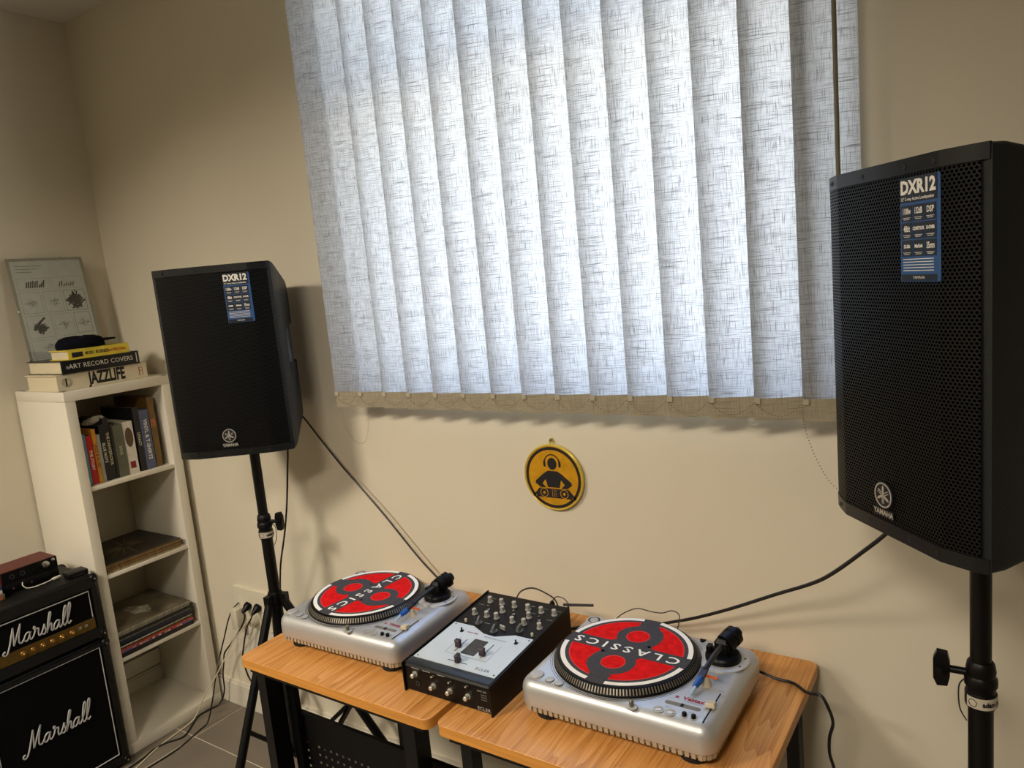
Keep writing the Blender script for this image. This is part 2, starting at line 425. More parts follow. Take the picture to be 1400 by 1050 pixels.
# ---------------------------------------------------------------- bookshelf
SX0, SX1, SY0, SY1 = -3.285, -2.895, 1.310, 1.730
sh = thing('bookshelf', 'tall narrow white bookshelf of four open compartments', 'bookshelf', (0, 0, 0))
t = .038
def panel(name, x0, x1, y0, y1, z0, z1, m=m_white, parent=None): return MB().box(x0, x1, y0, y1, z0, z1, bev=.0012).build(name, m, parent)
panel('top_panel', SX0, SX1, SY0, SY1, 1.432, 1.470, parent=sh)
panel('bottom_panel', SX0, SX1, SY0, SY1, 0.0, .045, parent=sh)
panel('side_panel', SX0, SX1, SY0, SY0+t, .0455, 1.4315, parent=sh)
panel('side_panel', SX0, SX1, SY1-t, SY1, .0455, 1.4315, parent=sh)
for z in (1.096, .742, .397): panel('shelf', SX0+.01, SX1-.004, SY0+t+.0005, SY1-t-.0005, z-.017, z, parent=sh)
panel('rear_rail', SX0, SX0+.012, SY0+t+.001, SY1-t-.001, .12, .19, parent=sh)
mk = MB()
for x, y in ((-3.27, 1.318), (-2.955, 1.318), (-2.93, 1.70)): mk.box(x, x+.05, y, y+.012, 1.4695, 1.4705)
mk.build('felt_pad', m_dgrey, sh, smooth=False)

def book(name, label, x1, depth, y0, y1, z0, z1, cover, spine_along='z', title=None, tcol=None, tsize=None, group=None, extra=None, rz=0, pages=None):
    """x1 = spine face (towards +x). upright: thickness in y. flat: thickness in z."""
    loc = ((x1-depth/2), (y0+y1)/2, z0); w = (y1-y0); h = z1-z0
    r = thing(name, label, 'book', loc, rz, group); D = depth/2; W = w/2; ct = .002 if min(w, h) < .03 else .003
    c = MB()
    if spine_along == 'z':
        c.box(-D, D-ct, -W, -W+ct, 0, h); c.box(-D, D-ct, W-ct, W, 0, h)
        c.rbox(D-ct*2.2, D, -W, W, [(0, 0), (0, h)], .0012, 2)
        pg = MB().box(-D+.004, D-ct*2.1, -W+ct, W-ct, .004, h-.004)
    else:
        c.box(-D, D-ct, -W, W, 0, ct); c.box(-D, D-ct, -W, W, h-ct, h)
        c.box(D-ct*2.2, D, -W, W, 0, h)
        pg = MB().box(-D+.005, D-ct*2.1, -W+.006, W-.006, ct, h-ct)
    c.build('cover', cover, r, smooth=False); pg.build('pages', pages or m_paper, r, smooth=False)
    if title:
        tm = MB()
        if spine_along == 'z': text(tm, title, tsize, T(D+.0004, 0, h*.5) @ FACE_X @ Rz(-PI/2), bold=tsize*.02)
        else: text(tm, title, tsize, T(D+.0004, 0, h*.5) @ FACE_X)
        tm.build('title', tcol or m_whitep, r, smooth=False)
    if extra: extra(r, D, W, h)
    return r
G1 = 'books lying in the stack on top of the bookshelf'
m_cream = mat('cream_cover', 'd3c9ac', .5); m_bcov = mat('black_cover', '0c0d12', .35); m_ycov = mat('yellow_cover', 'd3bf3a', .45, noise=.1)
def jazz(r, D, W, h):
    tm = MB(); text(tm, 'JAZZLIFE', .064, T(D+.0005, .012, h*.5) @ FACE_X, bold=.0026, sx=.56); tm.build('title', m_blackp, r, smooth=False)
    e = MB()
    for k in range(3): e.ring(.010+.004*k, .0106+.004*k, 0, .0004, 20, T(D+.0002, -W+.035, h*.5) @ FACE_X)
    e.box(D, D+.0004, -W+.03, -W+.036, h*.25, h*.75)
    e.build('emblem', m_dgrey, r, smooth=False)
    e = MB(); e.ring(.006, .008, 0, .0004, 16, T(D+.0002, W-.025, h*.6) @ FACE_X); e.box(D, D+.0004, W-.034, W-.031, .012, .045); e.box(D, D+.0004, W-.02, W-.018, .012, .03)
    e.build('emblem', mat('red_brown_print', '9a4a3a', .6), r, smooth=False)
book('hardback_book', 'thick cream book with large black spine letters at the bottom of the stack', -2.930, .250, 1.312, 1.660, 1.4712, 1.532, m_cream, 'y', group=G1, extra=jazz)
def art(r, D, W, h):
    e = MB().box(D, D+.0004, W-.012, W-.009, .006, h-.006); text(e, '|||', .012, T(D+.0005, -W+.02, h*.5) @ FACE_X)
    e.build('emblem', m_whitep, r, smooth=False)
book('hardback_book', 'black book with thin white capitals on its spine in the flat stack', -2.922, .272, 1.334, 1.632, 1.5325, 1.583, m_bcov, 'y', 'ART RECORD COVERS', m_whitep, .0245, G1, extra=art)
def yel(r, D, W, h):
    e = MB(); e.box(D, D+.0004, -W+.012, -W+.052, .008, h-.010)
    text(e, 'MUSIC: BUSINESS', .0165, T(D+.0005, -.010, h*.5) @ FACE_X, bold=.0005, sx=.72); e.build('title', m_blackp, r, smooth=False)
    e = MB(); text(e, 'and PERSONAL', .0145, T(D+.0005, .068, h*.5) @ FACE_X, bold=.0004, sx=.72); e.build('title', mat('red_print', 'b5391f', .6), r, smooth=False)
book('paperback_book', 'yellow spined book lying uppermost in the stack, under the dark cap', -2.905, .15, 1.358, 1.588, 1.5835, 1.620, m_ycov, 'y', group=G1, extra=yel)
# cap
cp = MB(); rings = []
for k, (s_, z_) in enumerate([(1.0, 0), (1.02, .008), (.98, .022), (.86, .034), (.6, .041), (.2, .043)]):
    ring = []
    for i in range(28):
        a = 2*PI*i/28; w = 1+.06*math.sin(3*a+k*.7)+.04*math.sin(5*a+1)
        ring.append((.060*s_*w*math.cos(a), .088*s_*w*math.sin(a), z_*(1+.12*math.sin(2*a))))
    rings.append(ring)
cap = thing('cloth_cap', 'crumpled dark navy cap lying on the top of the book stack', 'cap', (-3.000, 1.455, 1.6205))
m_capm = mat('navy_cloth', '0a0b14', .95, noise=.2, spec=.1, bump=.4, bscale=500)
cp.loft(rings); cp.build('crown', m_capm, cap)
br = MB(); top = []; bot = []
for i in range(11):
    a = -PI/2+PI*i/10; top.append((.052*math.sin(a), .07+.062*math.cos(a))); 
brim = [(x, y, .020+.10*(y-.07)+.05*x*x/.0027*.1) for x, y in top]
br.loft([[(x, y, z-.007) for x, y, z in brim], [(x, y, z) for x, y, z in brim]]); br.build('brim', m_capm, cap)

# clip frame with sketch sheet leaning on the left wall
fr = thing('clip_frame', 'frameless glass clip frame holding a sheet of small ink sketches, leaning on the wall', 'picture', (-3.190, 1.50, 1.4712))
lean = -math.atan2(.072, .52)
Mf = Ry(lean)
fw, fh = .292, .522
MB().box(-.004, -.0015, -fw/2, fw/2, 0, fh, Mf).build('backing_board', mat('hardboard', '8f8a7c', .7), fr, smooth=False)
MB().box(-.0015, 0, -fw/2+.012, fw/2-.012, .012, fh-.012, Mf).build('sheet', mat('drawing_paper', 'b9b8b2', .8, noise=.05), fr, smooth=False)
fg = MB().box(.0003, .002, -fw/2, fw/2, 0, fh, Mf).build('glass', m_glass, fr, smooth=False)
sk = MB(); FX = Mf @ T(.0001, 0, 0) @ FACE_X
def sline(p, q, w=.0006, dst=sk):
    w = w*1.7
    p = Vector((p[0], p[1], 0)); q = Vector((q[0], q[1], 0)); d = (q-p).normalized(); n = Vector((-d.y, d.x, 0))*w/2
    dst.add([p-n, q-n, q+n, p+n], [(0, 1, 2, 3)], FX)
def srect(x0, y0, x1, y1, w=.0006):
    sline((x0, y0), (x1, y0), w); sline((x1, y0), (x1, y1), w); sline((x1, y1), (x0, y1), w); sline((x0, y1), (x0, y0), w)
dk = MB(); rnd = random.Random(5)
def scrib(cx, cy, rx, ry, n, w, dst):
    for i in range(n):
        a, c = rnd.uniform(0, 2*PI), rnd.uniform(0, 2*PI)
        sline((cx+rx*math.cos(a)*rnd.random(), cy+ry*math.sin(a)*rnd.random()), (cx+rx*math.cos(c)*rnd.random(), cy+ry*math.sin(c)*rnd.random()), w, dst)
srect(-.125, .395, -.005, .44, .0004); srect(.005, .395, .125, .44, .0004)
srect(-.125, .30, -.05, .385); srect(-.04, .30, .03, .385); srect(.04, .30, .122, .385, .001)
srect(-.125, .20, -.03, .29); srect(-.02, .20, .05, .29, .0004); srect(.06, .205, .122, .29, .001)
srect(-.125, .13, .0, .19, .0004); srect(.01, .13, .125, .19, .0004); srect(-.125, .04, .0, .12, .0004); srect(.01, .04, .125, .12, .0004)
for i in range(9): sline((-.095+.008*i, .402), (-.088+.008*i, .402+rnd.uniform(.012, .03)), .003, dk)
for i in range(7): sline((.03+.009*i, .402), (.036+.009*i, .402+rnd.uniform(.008, .024)), .0022, dk)
scrib(.081, .343, .040, .040, 60, .003, dk); scrib(-.078, .238, .034, .026, 46, .0026, dk); sline((-.085, .255), (-.055, .28), .005, dk)
for c in ((-.088, .34), (-.005, .34), (.015, .245), (.09, .245), (-.06, .16), (.07, .16), (-.06, .08), (.07, .08)): scrib(c[0], c[1], .03, .026, 16, .0007, sk)
for i in range(3): sline((-.12, .49-.012*i), (-.02-.02*i, .49-.012*i), .0012)
sk.build('sketch_lines', mat('pencil_grey', '5c5b56', .8), fr, smooth=False); dk.build('ink_drawing', mat('ink_black', '1d1c1a', .8), fr, smooth=False)
for y, z in ((-fw/2*.45, fh), (fw/2*.45, fh), (-fw/2, fh*.6), (-fw/2, fh*.22), (fw/2, fh*.62), (fw/2, fh*.25)):
    MB().box(-.004, .0035, y-.004, y+.004, z-.006, z+.0015, Mf).build('clip', m_chrome, fr, smooth=False)

# upright books
G2 = 'upright books in the top compartment of the bookshelf'
UB = [('paperback_book', 'blue paperback at the left end of the top compartment', 1.3495, 1.3620, .205, '1f6d93', .16, None, None),
 ('paperback_book', 'pale blue slim paperback beside the red book', 1.3625, 1.3735, .200, '5f93aa', .16, None, None),
 ('paperback_book', 'bright red book standing in the top compartment', 1.3740, 1.3975, .190, 'b81a20', .17, 'THE STORY', 'e0d8c8'),
 ('paperback_book', 'slim orange and yellow spined book right of the red book', 1.3980, 1.4130, .212, 'c98a22', .17, 'JAZZ & BLUES', '7a2a18'),
 ('paperback_book', 'slim off-white booklet right of the yellow spine', 1.4135, 1.4265, .188, '9a9a8e', .16, None, None),
 ('hardback_book', 'black book with small white print, directly right of the off-white booklet', 1.4270, 1.4470, .222, '0d0d10', .19, 'BLUE NOTE', 'd8d4c8'),
 ('hardback_book', 'black book with cream spine letters, standing left of the thin black one', 1.4475, 1.4690, .245, '101012', .20, 'THE DANCEFLOOR', 'cfc5a0'),
 ('paperback_book', 'thin black book squeezed against the grey book', 1.4695, 1.4790, .215, '1a1512', .19, None, None),
 ('hardback_book', 'thick olive grey book left of the white one', 1.4800, 1.5200, .208, '5a5b4c', .20, 'SOUL', 'b9b6a0'),
 ('hardback_book', 'thick white book with a round brown picture on its spine', 1.5205, 1.5620, .212, 'd2cdbf', .20, None, None),
 ('hardback_book', 'tall black book with cream capitals right of the white one', 1.5690, 1.5930, .262, '0e0f15', .24, 'LEGACY', 'c8bf9a'),
 ('hardback_book', 'grey blue book with white capitals', 1.5940, 1.6330, .246, '4e5670', .23, 'VINYL & T-SHIRTS', 'd8d6d0'),
 ('hardback_book', 'tallest olive brown book at the right end of the compartment', 1.6370, 1.6640, .292, '6d5426', .25, None, None)]
for i, (nm, lb, y0, y1, h, c, dp, ti, tcx) in enumerate(UB):
    def ex(r, D, W, hh, i=i):
        if i == 9:
            e = MB().add([(D+.0004, .016*math.cos(a)*1.0, hh*.70+.040*math.sin(a)) for a in [2*PI*k/18 for k in range(18)]], [tuple(range(18))])
            e.build('emblem', mat('brown_engraving', '5a4630', .7, noise=.6, nscale=250), r, smooth=False)
            e = MB().box(D, D+.0004, -.012, .010, .022, .050); e.build('emblem', mat('dark_red_print', '7e1f22', .6, noise=.4, nscale=200), r, smooth=False)
        if i == 12:
            e = MB().box(D, D+.0004, -.010, .010, .165, .20); e.build('emblem', mat('copper_print', 'a5603c', .5, noise=.5, nscale=150), r, smooth=False)
        if i == 12 or i == 10:
            pass
    book(nm, lb, -2.925-random.uniform(0, .008), dp, y0, y1, 1.0965, 1.0965+h, mat('cover_%d' % i, c, .45, noise=.12), 'z', ti, mat('print_'+(tcx or 'x'), tcx or 'ffffff', .6), .015 if i != 11 else .021, G2, ex)
pp = MB(); rr = random.Random(3)
for k in range(3):
    pts = [(rr.uniform(.018, .028)*math.cos(2*PI*i/9), rr.uniform(.018, .028)*math.sin(2*PI*i/9)) for i in range(9)]
    pp.loft([[(x*s+.012*k, y*s+.012*k, z+.006*k) for x, y in pts] for s, z in ((1, 0), (1.1, .008), (.7, .018))])
o = pp.build('paper_scrap', mat('crumpled_paper', 'b5b0a2', .8)); o.location = (-3.00, 1.432, 1.3190)
tag(o, 'crumpled white paper lying across the upright black books', 'paper')

# record sleeves
def sleeve(label, group, z, th, x, y, rz, edge, coverm, art=None, sz=.313):
    o = thing('record_sleeve', label, 'record', (x, y, z), rz, group)
    MB().box(-sz/2, sz/2, -sz/2, sz/2, 0, th, bev=min(.0012, th*.3)).build('jacket', mat('sleeve_'+edge, edge, .5, noise=.35, nscale=90, stretch=(1, 1, .1)), o)
    if coverm: MB().box(-sz/2+.001, sz/2-.001, -sz/2+.001, sz/2-.001, th, th+.0003).build('cover_print', coverm, o, smooth=False)
    if art: art(o, th)
    return o
m_dcover = mat('dark_sleeve_art', '25221c', .45, noise=.6, nscale=14)
m_pcover = mat('photo_sleeve_art', '6b6250', .4, noise=.75, nscale=9)
def lineart(o, th):
    e = MB(); r_ = random.Random(2)
    for i in range(16):
        a = r_.uniform(0, PI); L = r_.uniform(.04, .13); c, s_ = math.cos(a), math.sin(a); p = Vector((c*.02, s_*.02, th+.0005)); n = Vector((-s_, c, 0))*.0009
        q = Vector((c*L, s_*L, th+.0005)); e.add([p-n, q-n, q+n, p+n], [(0, 1, 2, 3)])
        e.add([-p-n+Vector((0, 0, 2*(th+.0005))), -q-n+Vector((0, 0, 2*(th+.0005))), -q+n+Vector((0, 0, 2*(th+.0005))), -p+n+Vector((0, 0, 2*(th+.0005)))], [(0, 1, 2, 3)])
    e.build('line_drawing', mat('tan_print', 'a09070', .6), o, smooth=False)
G3 = 'worn record sleeves in the second compartment'; G4 = 'record sleeves stacked in the third compartment'
z = .7425
for i, (th, e_) in enumerate([(.007, '8f8468'), (.006, '6d5330'), (.007, '7d5e34'), (.006, '5c4526'), (.007, '8a6a3c'), (.006, '4b3a22')]):
    top = i == 5
    sleeve('dark record sleeve with thin radiating lines, on top of the brown edged pile' if top else ['cream edged sleeve at the bottom of the brown pile, resting on the shelf board', 'dull brown edged sleeve second from the bottom of the brown pile', 'tan edged sleeve third from the bottom of the brown pile', 'dark brown edged sleeve fourth from the bottom of the brown pile', 'light tan edged sleeve directly under the dark lined sleeve'][i],
           G3, z, th-.0004, -3.058+random.uniform(-.003, .003), 1.510+random.uniform(-.003, .003), math.radians(random.uniform(-1.2, 1.2)) if not top else math.radians(1.0), e_, m_dcover if top else None, lineart if top else None)
    z += th
def photo(o, th):
    e = MB(); r_ = random.Random(11); pts = [(.02+.075*math.cos(2*PI*i/14)*r_.uniform(.5, 1.1), .055*math.sin(2*PI*i/14)*r_.uniform(.5, 1.1)) for i in range(14)]
    e.prism(pts, th+.0003, th+.0006); e.build('figure_print', mat('pale_figure_print', 'aaa58f', .5, noise=.5, nscale=60), o, smooth=False)
z = .3975
S3 = [(.013, '101014', 'black edged record box at the very bottom of the mixed sleeve pile'), (.012, 'a8402c', 'record sleeve with a red, blue and white printed edge low in the pile'),
      (.007, '4b3d2c', 'brown edged sleeve just above the red printed edge'), (.003, 'c9c0a8', 'thin cream edged sleeve in the middle of the mixed pile'),
      (.010, '14141a', 'black sleeve directly above the thin cream edge'), (.008, '1c2436', 'dark navy edged sleeve in the mixed pile'), (.007, '6f6a58', 'grey brown edged sleeve above the navy one'),
      (.008, '16161a', 'black sleeve below the grey ribbed one'), (.009, '847e6c', 'grey ribbed sleeve edge second from the top'), (.008, '8b8676', 'record sleeve with a sepia photograph on top of the mixed pile')]
for i, (th, e_, lb) in enumerate(S3):
    top = i == len(S3)-1
    o = sleeve(lb, G4, z, th*1.24-.0004, -3.058+random.uniform(-.004, .004), 1.508+random.uniform(-.003, .003), math.radians(random.uniform(-.8, .8)), e_, m_pcover if top else None, photo if top else None)
    if i == 1:
        for k in range(22):
            y = -.15+.0135*k; c_ = ['8f8f8a', 'b23a28', '2a3f7a', 'c0b9a0'][random.randrange(4)] if 2 < k < 19 else '1f5fa0'
            MB().box(.1565, .1569, y, y+.010, .002, th-.003).build('edge_print', mat('sleeve_print_'+c_, c_, .6), o, smooth=False)
    z += th*1.24

# ---------------------------------------------------------------- guitar amplifier: head on cabinet
STROKES = [
 [(.10,-.12),(.02,-.14),(-.01,-.24),(.08,-.32),(.20,-.22),(.32,.12),(.42,.55),(.52,.98)], [(.52,.98),(.52,.55),(.53,.02)], [(.53,.02),(.66,.42),(.80,.80),(.90,1.05)],
 [(.90,1.05),(.82,.66),(.77,.28),(.80,.06),(.90,.02),(1.02,.16)],
 [(1.34,.36),(1.24,.44),(1.10,.34),(1.03,.14),(1.10,0),(1.22,.08),(1.36,.42)], [(1.36,.42),(1.31,.16),(1.36,0),(1.48,.10)],
 [(1.48,.10),(1.58,.34),(1.60,.54),(1.54,.60),(1.53,.50),(1.64,.44),(1.76,.42),(1.74,.20),(1.78,.02),(1.88,.08)],
 [(1.88,.08),(1.99,.30),(2.06,.52),(2.07,.34),(2.12,.14),(2.04,-.01),(1.92,.04)],
 [(2.10,.06),(2.24,.36),(2.38,.78),(2.42,1.0),(2.36,1.02),(2.29,.74),(2.22,.36),(2.16,-.02)], [(2.16,-.02),(2.27,.28),(2.38,.42),(2.43,.34),(2.40,.10),(2.46,0),(2.56,.10)],
 [(2.84,.36),(2.74,.44),(2.60,.34),(2.53,.14),(2.60,0),(2.72,.08),(2.86,.42)], [(2.86,.42),(2.81,.16),(2.86,0),(2.96,.10)],
 [(2.96,.10),(3.10,.42),(3.22,.86),(3.22,1.05),(3.14,1.0),(3.06,.60),(3.03,.20),(3.09,0),(3.19,.08)],
 [(3.19,.08),(3.33,.42),(3.45,.90),(3.45,1.12),(3.37,1.06),(3.29,.62),(3.26,.20),(3.33,0),(3.46,.12)]]
def script_logo(mb, M, width):
    k = width/3.5
    for s in STROKES:
        mb.tube([((x+.10*y-1.75)*k, (y-.4)*k, 0) for x, y, _ in [(p[0], p[1], 0) for p in [tuple(v)[:2] for v in smooth_path([(a, b_, 0) for a, b_ in s], 5)]]], .042*k, 6, M)
AY = 1.062; AX = -2.845
def amp_corner(mb, y, z, x1):
    mb.sphere((x1-.012, y, z), .0185, 10, 6)
cab = thing('speaker_cabinet', 'black guitar speaker cabinet with white script logo and white piping', 'amplifier', (0, 0, 0))
hw = .216
MB().rbox(-3.11, AX-.008, AY-hw, AY+hw, [(.004, .012), (0, .020), (0, .517), (.005, .525)], .010, 3).build('shell', m_tolex, cab)
MB().box(AX-.008, AX-.004, AY-.192, AY+.194, .045, .508).build('grille_cloth', m_cloth, cab, smooth=False)
def piping(mb, y0, y1, z0, z1, x):
    mb.tube([(x, y0, z0), (x, y1, z0), (x, y1, z1), (x, y0, z1), (x, y0, z0), (x, y1, z0)], .0022, 6)
pm = MB(); piping(pm, AY-.187, AY+.189, .060, .503, AX-.003); pm.build('piping', m_piping, cab)
MB_ = MB(); script_logo(MB_, T(AX-.001, AY, .285) @ FACE_X, .235); MB_.build('script_logo', m_piping, cab)
fm = MB().box(AX-.010, AX, AY-hw, AY-.196, .02, .52).box(AX-.010, AX, AY+.198, AY+hw, .02, .52).box(AX-.010, AX, AY-.196, AY+.198, .02, .050).box(AX-.010, AX, AY-.196, AY+.198, .507, .52)
fm.build('front_frame', m_tolex, cab, smooth=False)
for y in (AY-hw+.002, AY+hw-.002):
    for z in (.026, .512):
        for x in (AX-.001, -3.095):
            c_ = MB(); c_.sphere((x-.010, y, z), .0185, 12, 8); c_.build('corner_cap', m_black, cab)
        sc_ = MB(); sc_.sphere((AX+.007, y-.001, z), .0035, 8, 4); sc_.build('screw', m_chrome, cab)
for y in (AY-.17, AY+.17):
    for x in (-3.07, -2.90): MB().cyl(.018, 0, .014, 14, T(x, y, 0)).build('foot', m_rubber, cab)
head = thing('amplifier_head', 'black guitar amplifier head with gold control panel, on the speaker cabinet', 'amplifier', (0, 0, 0))
HZ = .531
MB().rbox(-3.10, AX-.008, AY-hw, AY+hw, [(.004, HZ+.008), (0, HZ+.016), (0, .774), (.006, .785)], .010, 3).build('shell', m_tolex, head)
fm = MB().box(AX-.010, AX, AY-hw, AY-.196, HZ+.012, .778).box(AX-.010, AX, AY+.198, AY+hw, HZ+.012, .778).box(AX-.010, AX, AY-.196, AY+.198, .738, .778).box(AX-.010, AX, AY-.196, AY+.198, HZ+.012, .581)
fm.build('front_frame', m_tolex, head, smooth=False)
MB().box(AX-.009, AX-.005, AY-.196, AY+.198, .624, .738).build('grille_cloth', m_cloth, head, smooth=False)
pm = MB(); pm.tube([(AX-.003, AY-.187, .628), (AX-.003, AY-.187, .729), (AX-.003, AY+.187, .729), (AX-.003, AY+.187, .628)], .0022, 6); pm.build('piping', m_piping, head)
MB_ = MB(); script_logo(MB_, T(AX-.001, AY, .668) @ FACE_X, .228); MB_.build('script_logo', m_piping, head)
MB().box(AX-.008, AX-.002, AY-.196, AY+.192, .583, .624).build('control_panel', m_gold, head, smooth=False)
for k, y in enumerate((1.004, 1.036, 1.068, 1.100, 1.133, 1.168)):
    MB().lathe([(.0085, 0), (.0085, .004), (.0065, .006), (.006, .016), (.0045, .018)], 16, T(AX-.002, y, .604) @ Ry(PI/2)).build('knob', m_goldk, head)
for y in (1.196, 1.218): MB().lathe([(.0065, 0), (.0065, .003), (.004, .0035), (.004, .001)], 14, T(AX-.002, y, .607) @ Ry(PI/2)).build('jack_socket', m_chrome, head)
MB().box(AX-.002, AX+.003, .895, .915, .596, .612).build('power_switch', mat('red_switch', '5a1512', .4), head)
for y in (AY-hw+.002, AY+hw-.002):
    for z in (HZ+.022, .770):
        for x in (AX-.001, -3.085):
            c_ = MB(); c_.sphere((x-.010, y, z), .0175, 12, 8); c_.build('corner_cap', m_black, head)
        sc_ = MB(); sc_.sphere((AX+.006, y-.001, z), .0035, 8, 4); sc_.build('screw', m_chrome, head)
for y in (AY-.17, AY+.17):
    for x in (-3.06, -2.90): MB().cyl(.014, .5255, .5405, 14, T(x, y, 0)).build('foot', m_rubber, head)
# gear on the head
bx = thing('effects_box', 'low black electronic box under the red audio interface', 'audio device', (-3.028, 1.118, .7855))
MB().box(-.063, .063, -.095, .095, 0, .036, bev=.002).build('case', m_black, bx)
e = MB()
for y in (-.06, -.03, 0): e.cyl(.0035, 0, .004, 10, T(.063, y, .016) @ Ry(PI/2))
e.build('button', mat('dull_violet', '3b2a34', .5), bx)
ai = thing('audio_interface', 'dark red audio interface with a round silver knob, on the black box', 'audio device', (-3.028, 1.120, .822))
MB().rbox(-.062, .058, -.094, .094, [(0, 0), (0, .043), (.002, .045)], .004, 2).build('case', mat('red_anodised_case', '591713', .4, .3, noise=.08), ai)
MB().box(.058, .061, -.094, .094, .001, .044).build('front_panel', m_black, ai, smooth=False)
MB().lathe([(.0135, 0), (.0135, .005), (.012, .010), (.010, .011)], 24, T(.061, .052, .026) @ Ry(PI/2)).build('volume_knob', m_chrome, ai)
MB().lathe([(.0065, 0), (.0065, .005), (.005, .006)], 16, T(.061, .079, .035) @ Ry(PI/2)).build('headphone_knob', m_chrome, ai)
for y in (.012, .030): MB().lathe([(.0035, 0), (.003, .006)], 12, T(.061, y, .022) @ Ry(PI/2)).build('gain_knob', m_black, ai)
for y in (-.06, -.025): MB().ring(.006, .0085, 0, .002, 18, T(.061, y, .022) @ Ry(PI/2)).build('input_socket', m_dgrey, ai)
usb = thing('usb_cable', 'short white cable with a flat plug lying before the red audio interface', 'cable', (0, 0, 0))
MB().tube(smooth_path([(-2.955, 1.085, .815), (-2.950, 1.082, .805), (-2.944, 1.092, .792), (-2.938, 1.115, .789), (-2.937, 1.14, .789), (-2.940, 1.165, .790), (-2.943, 1.180, .792)]), .0019, 8).build('lead', mat('white_usb', 'cfcabb', .4), usb)
MB().box(-.006, .006, 0, .030, 0, .0075, T(-2.944, 1.178, .7865) @ Rz(math.radians(8)), bev=.001).build('plug', mat('white_usb', 'cfcabb', .4), usb)
sb_ = thing('black_adapter', 'small black box at the front right corner of the amplifier head', 'adapter', (-2.905, 1.243, .7855), math.radians(-3))
MB().box(-.028, .028, -.034, .034, 0, .019, bev=.002).build('case', m_black, sb_)
MB().box(.0281, .0285, -.02, .02, .005, .008).build('edge_line', m_dgrey, sb_, smooth=False)
bb = thing('tape_box', 'small blue and white box at the left of the red audio interface', 'box', (-2.985, .985, .806))
MB().box(-.05, .05, -.028, .028, 0, .030, bev=.001).build('body', mat('dark_blue_card', '1a2550', .5), bb)
MB().box(.0501, .0505, -.026, .026, .002, .014).build('label_strip', mat('white_label', 'b8b4a8', .6), bb, smooth=False)
kb = thing('card_box', 'small brown card box under the blue and white box', 'box', (-2.980, .985, .7855))
MB().box(-.05, .05, -.030, .030, 0, .0198, bev=.001).build('body', mat('brown_card', '6b5c45', .7), kb)
MB().box(.0501, .0505, -.012, .022, .004, .015).build('label_strip', mat('orange_label', '9a5530', .6), kb, smooth=False)
# ---------------------------------------------------------------- wall socket with plugs
sk_ = thing('wall_socket', 'white multi outlet wall socket plate low on the wall', 'socket', (-2.598, 1.76, .482))
MB().rbox(-.112, .112, -.086, .086, [(0, 0), (0, .010), (.003, .013)], .005, 3, FACE_Y).build('plate', m_socket, sk_)
MB().box(-.078, -.045, -.0145, -.013, .020, .044).build('usb_port', m_socket, sk_, smooth=False)
for x in (-.02, .035, .08): MB().ring(.016, .0185, 0, .0015, 20, T(x, -.0131, .015) @ FACE_Y).build('outlet', m_socket, sk_)
MB().box(-.06, .03, -.012, 0, -.372, -.0865).build('trunking', m_base, sk_, smooth=False)
def plug(name, label, x, z, m, up=0):
    r = thing(name, label, 'plug', (x, 1.7465, z))
    MB().lathe([(.017, 0), (.0175, .010), (.015, .018), (.009, .030), (.006, .042)], 16, Rx(PI/2+.5)).build('body', m, r)
    return r
plug('power_plug', 'black mains plug second from the left in the wall socket', -2.612, .500, m_black)
plug('power_plug', 'black mains plug nearest the speaker stand in the wall socket', -2.548, .503, m_black)
c_ = thing('power_adapter', 'off-white power adapter plugged low in the wall socket', 'adapter', (-2.665, 1.7465, .440))
MB().box(-.020, .020, -.045, 0, -.045, .045, bev=.004).build('body', mat('offwhite_plastic', 'c9c2ad', .4), c_)
c_ = thing('power_adapter', 'round white plug in the lower middle of the wall socket', 'adapter', (-2.580, 1.7465, .440))
MB().lathe([(.022, 0), (.022, .012), (.018, .030)], 20, Rx(PI/2)).build('body', mat('offwhite_plastic', 'c9c2ad', .4), c_)

# ---------------------------------------------------------------- round disc-jockey sign
sg = thing('wall_sign', 'round yellow sign with a black figure at two turntables, hung on the wall', 'sign', (-1.084, 1.7595, 1.163))
R_ = .0975
MB().lathe([(R_*.97, 0), (R_, .004), (R_, .012), (R_*.97, .014), (R_*.95, .0125), (R_*.949, .0100)], 64, FACE_Y).build('rim', m_signrim, sg)
MB().cyl(R_*.948, .010, .0118, 64, FACE_Y).build('face', m_yellow, sg)
MB().ring(R_*.84, R_*.925, .0117, .0124, 64, FACE_Y).build('border_ring', m_blackp, sg)
MB().ring(.006, .0078, .004, .0065, 20, T(0, 0, R_+.007) @ FACE_Y).build('hanging_loop', m_signrim, sg)
MB().lathe([(.0045, 0), (.0045, .008), (.003, .010)], 12, T(0, 0, R_+.012) @ FACE_Y).build('nail', mat('brass_nail', '9a8434', .3, .8), sg)
fg = MB(); zz = (.0118, .0124)
def disc(mb, cx, cy, rx, ry=None, z=zz, n=32, M=FACE_Y):
    ry = ry or rx; mb.prism([(R_*(cx+rx*math.cos(2*PI*i/n)), R_*(cy+ry*math.sin(2*PI*i/n))) for i in range(n)], z[0], z[1], M)
def poly(mb, pts, z=zz, M=FACE_Y): mb.prism([(R_*x, R_*y) for x, y in pts], z[0], z[1], M)
disc(fg, 0, .42, .155, .18)
fg.ring(R_*.235, R_*.27, zz[0], zz[1], 30, T(0, 0, R_*.44) @ FACE_Y, math.radians(8), math.radians(172))
for sx in (-1, 1): poly(fg, [(sx*.22, .32), (sx*.28, .32), (sx*.30, .40), (sx*.28, .52), (sx*.22, .52)])
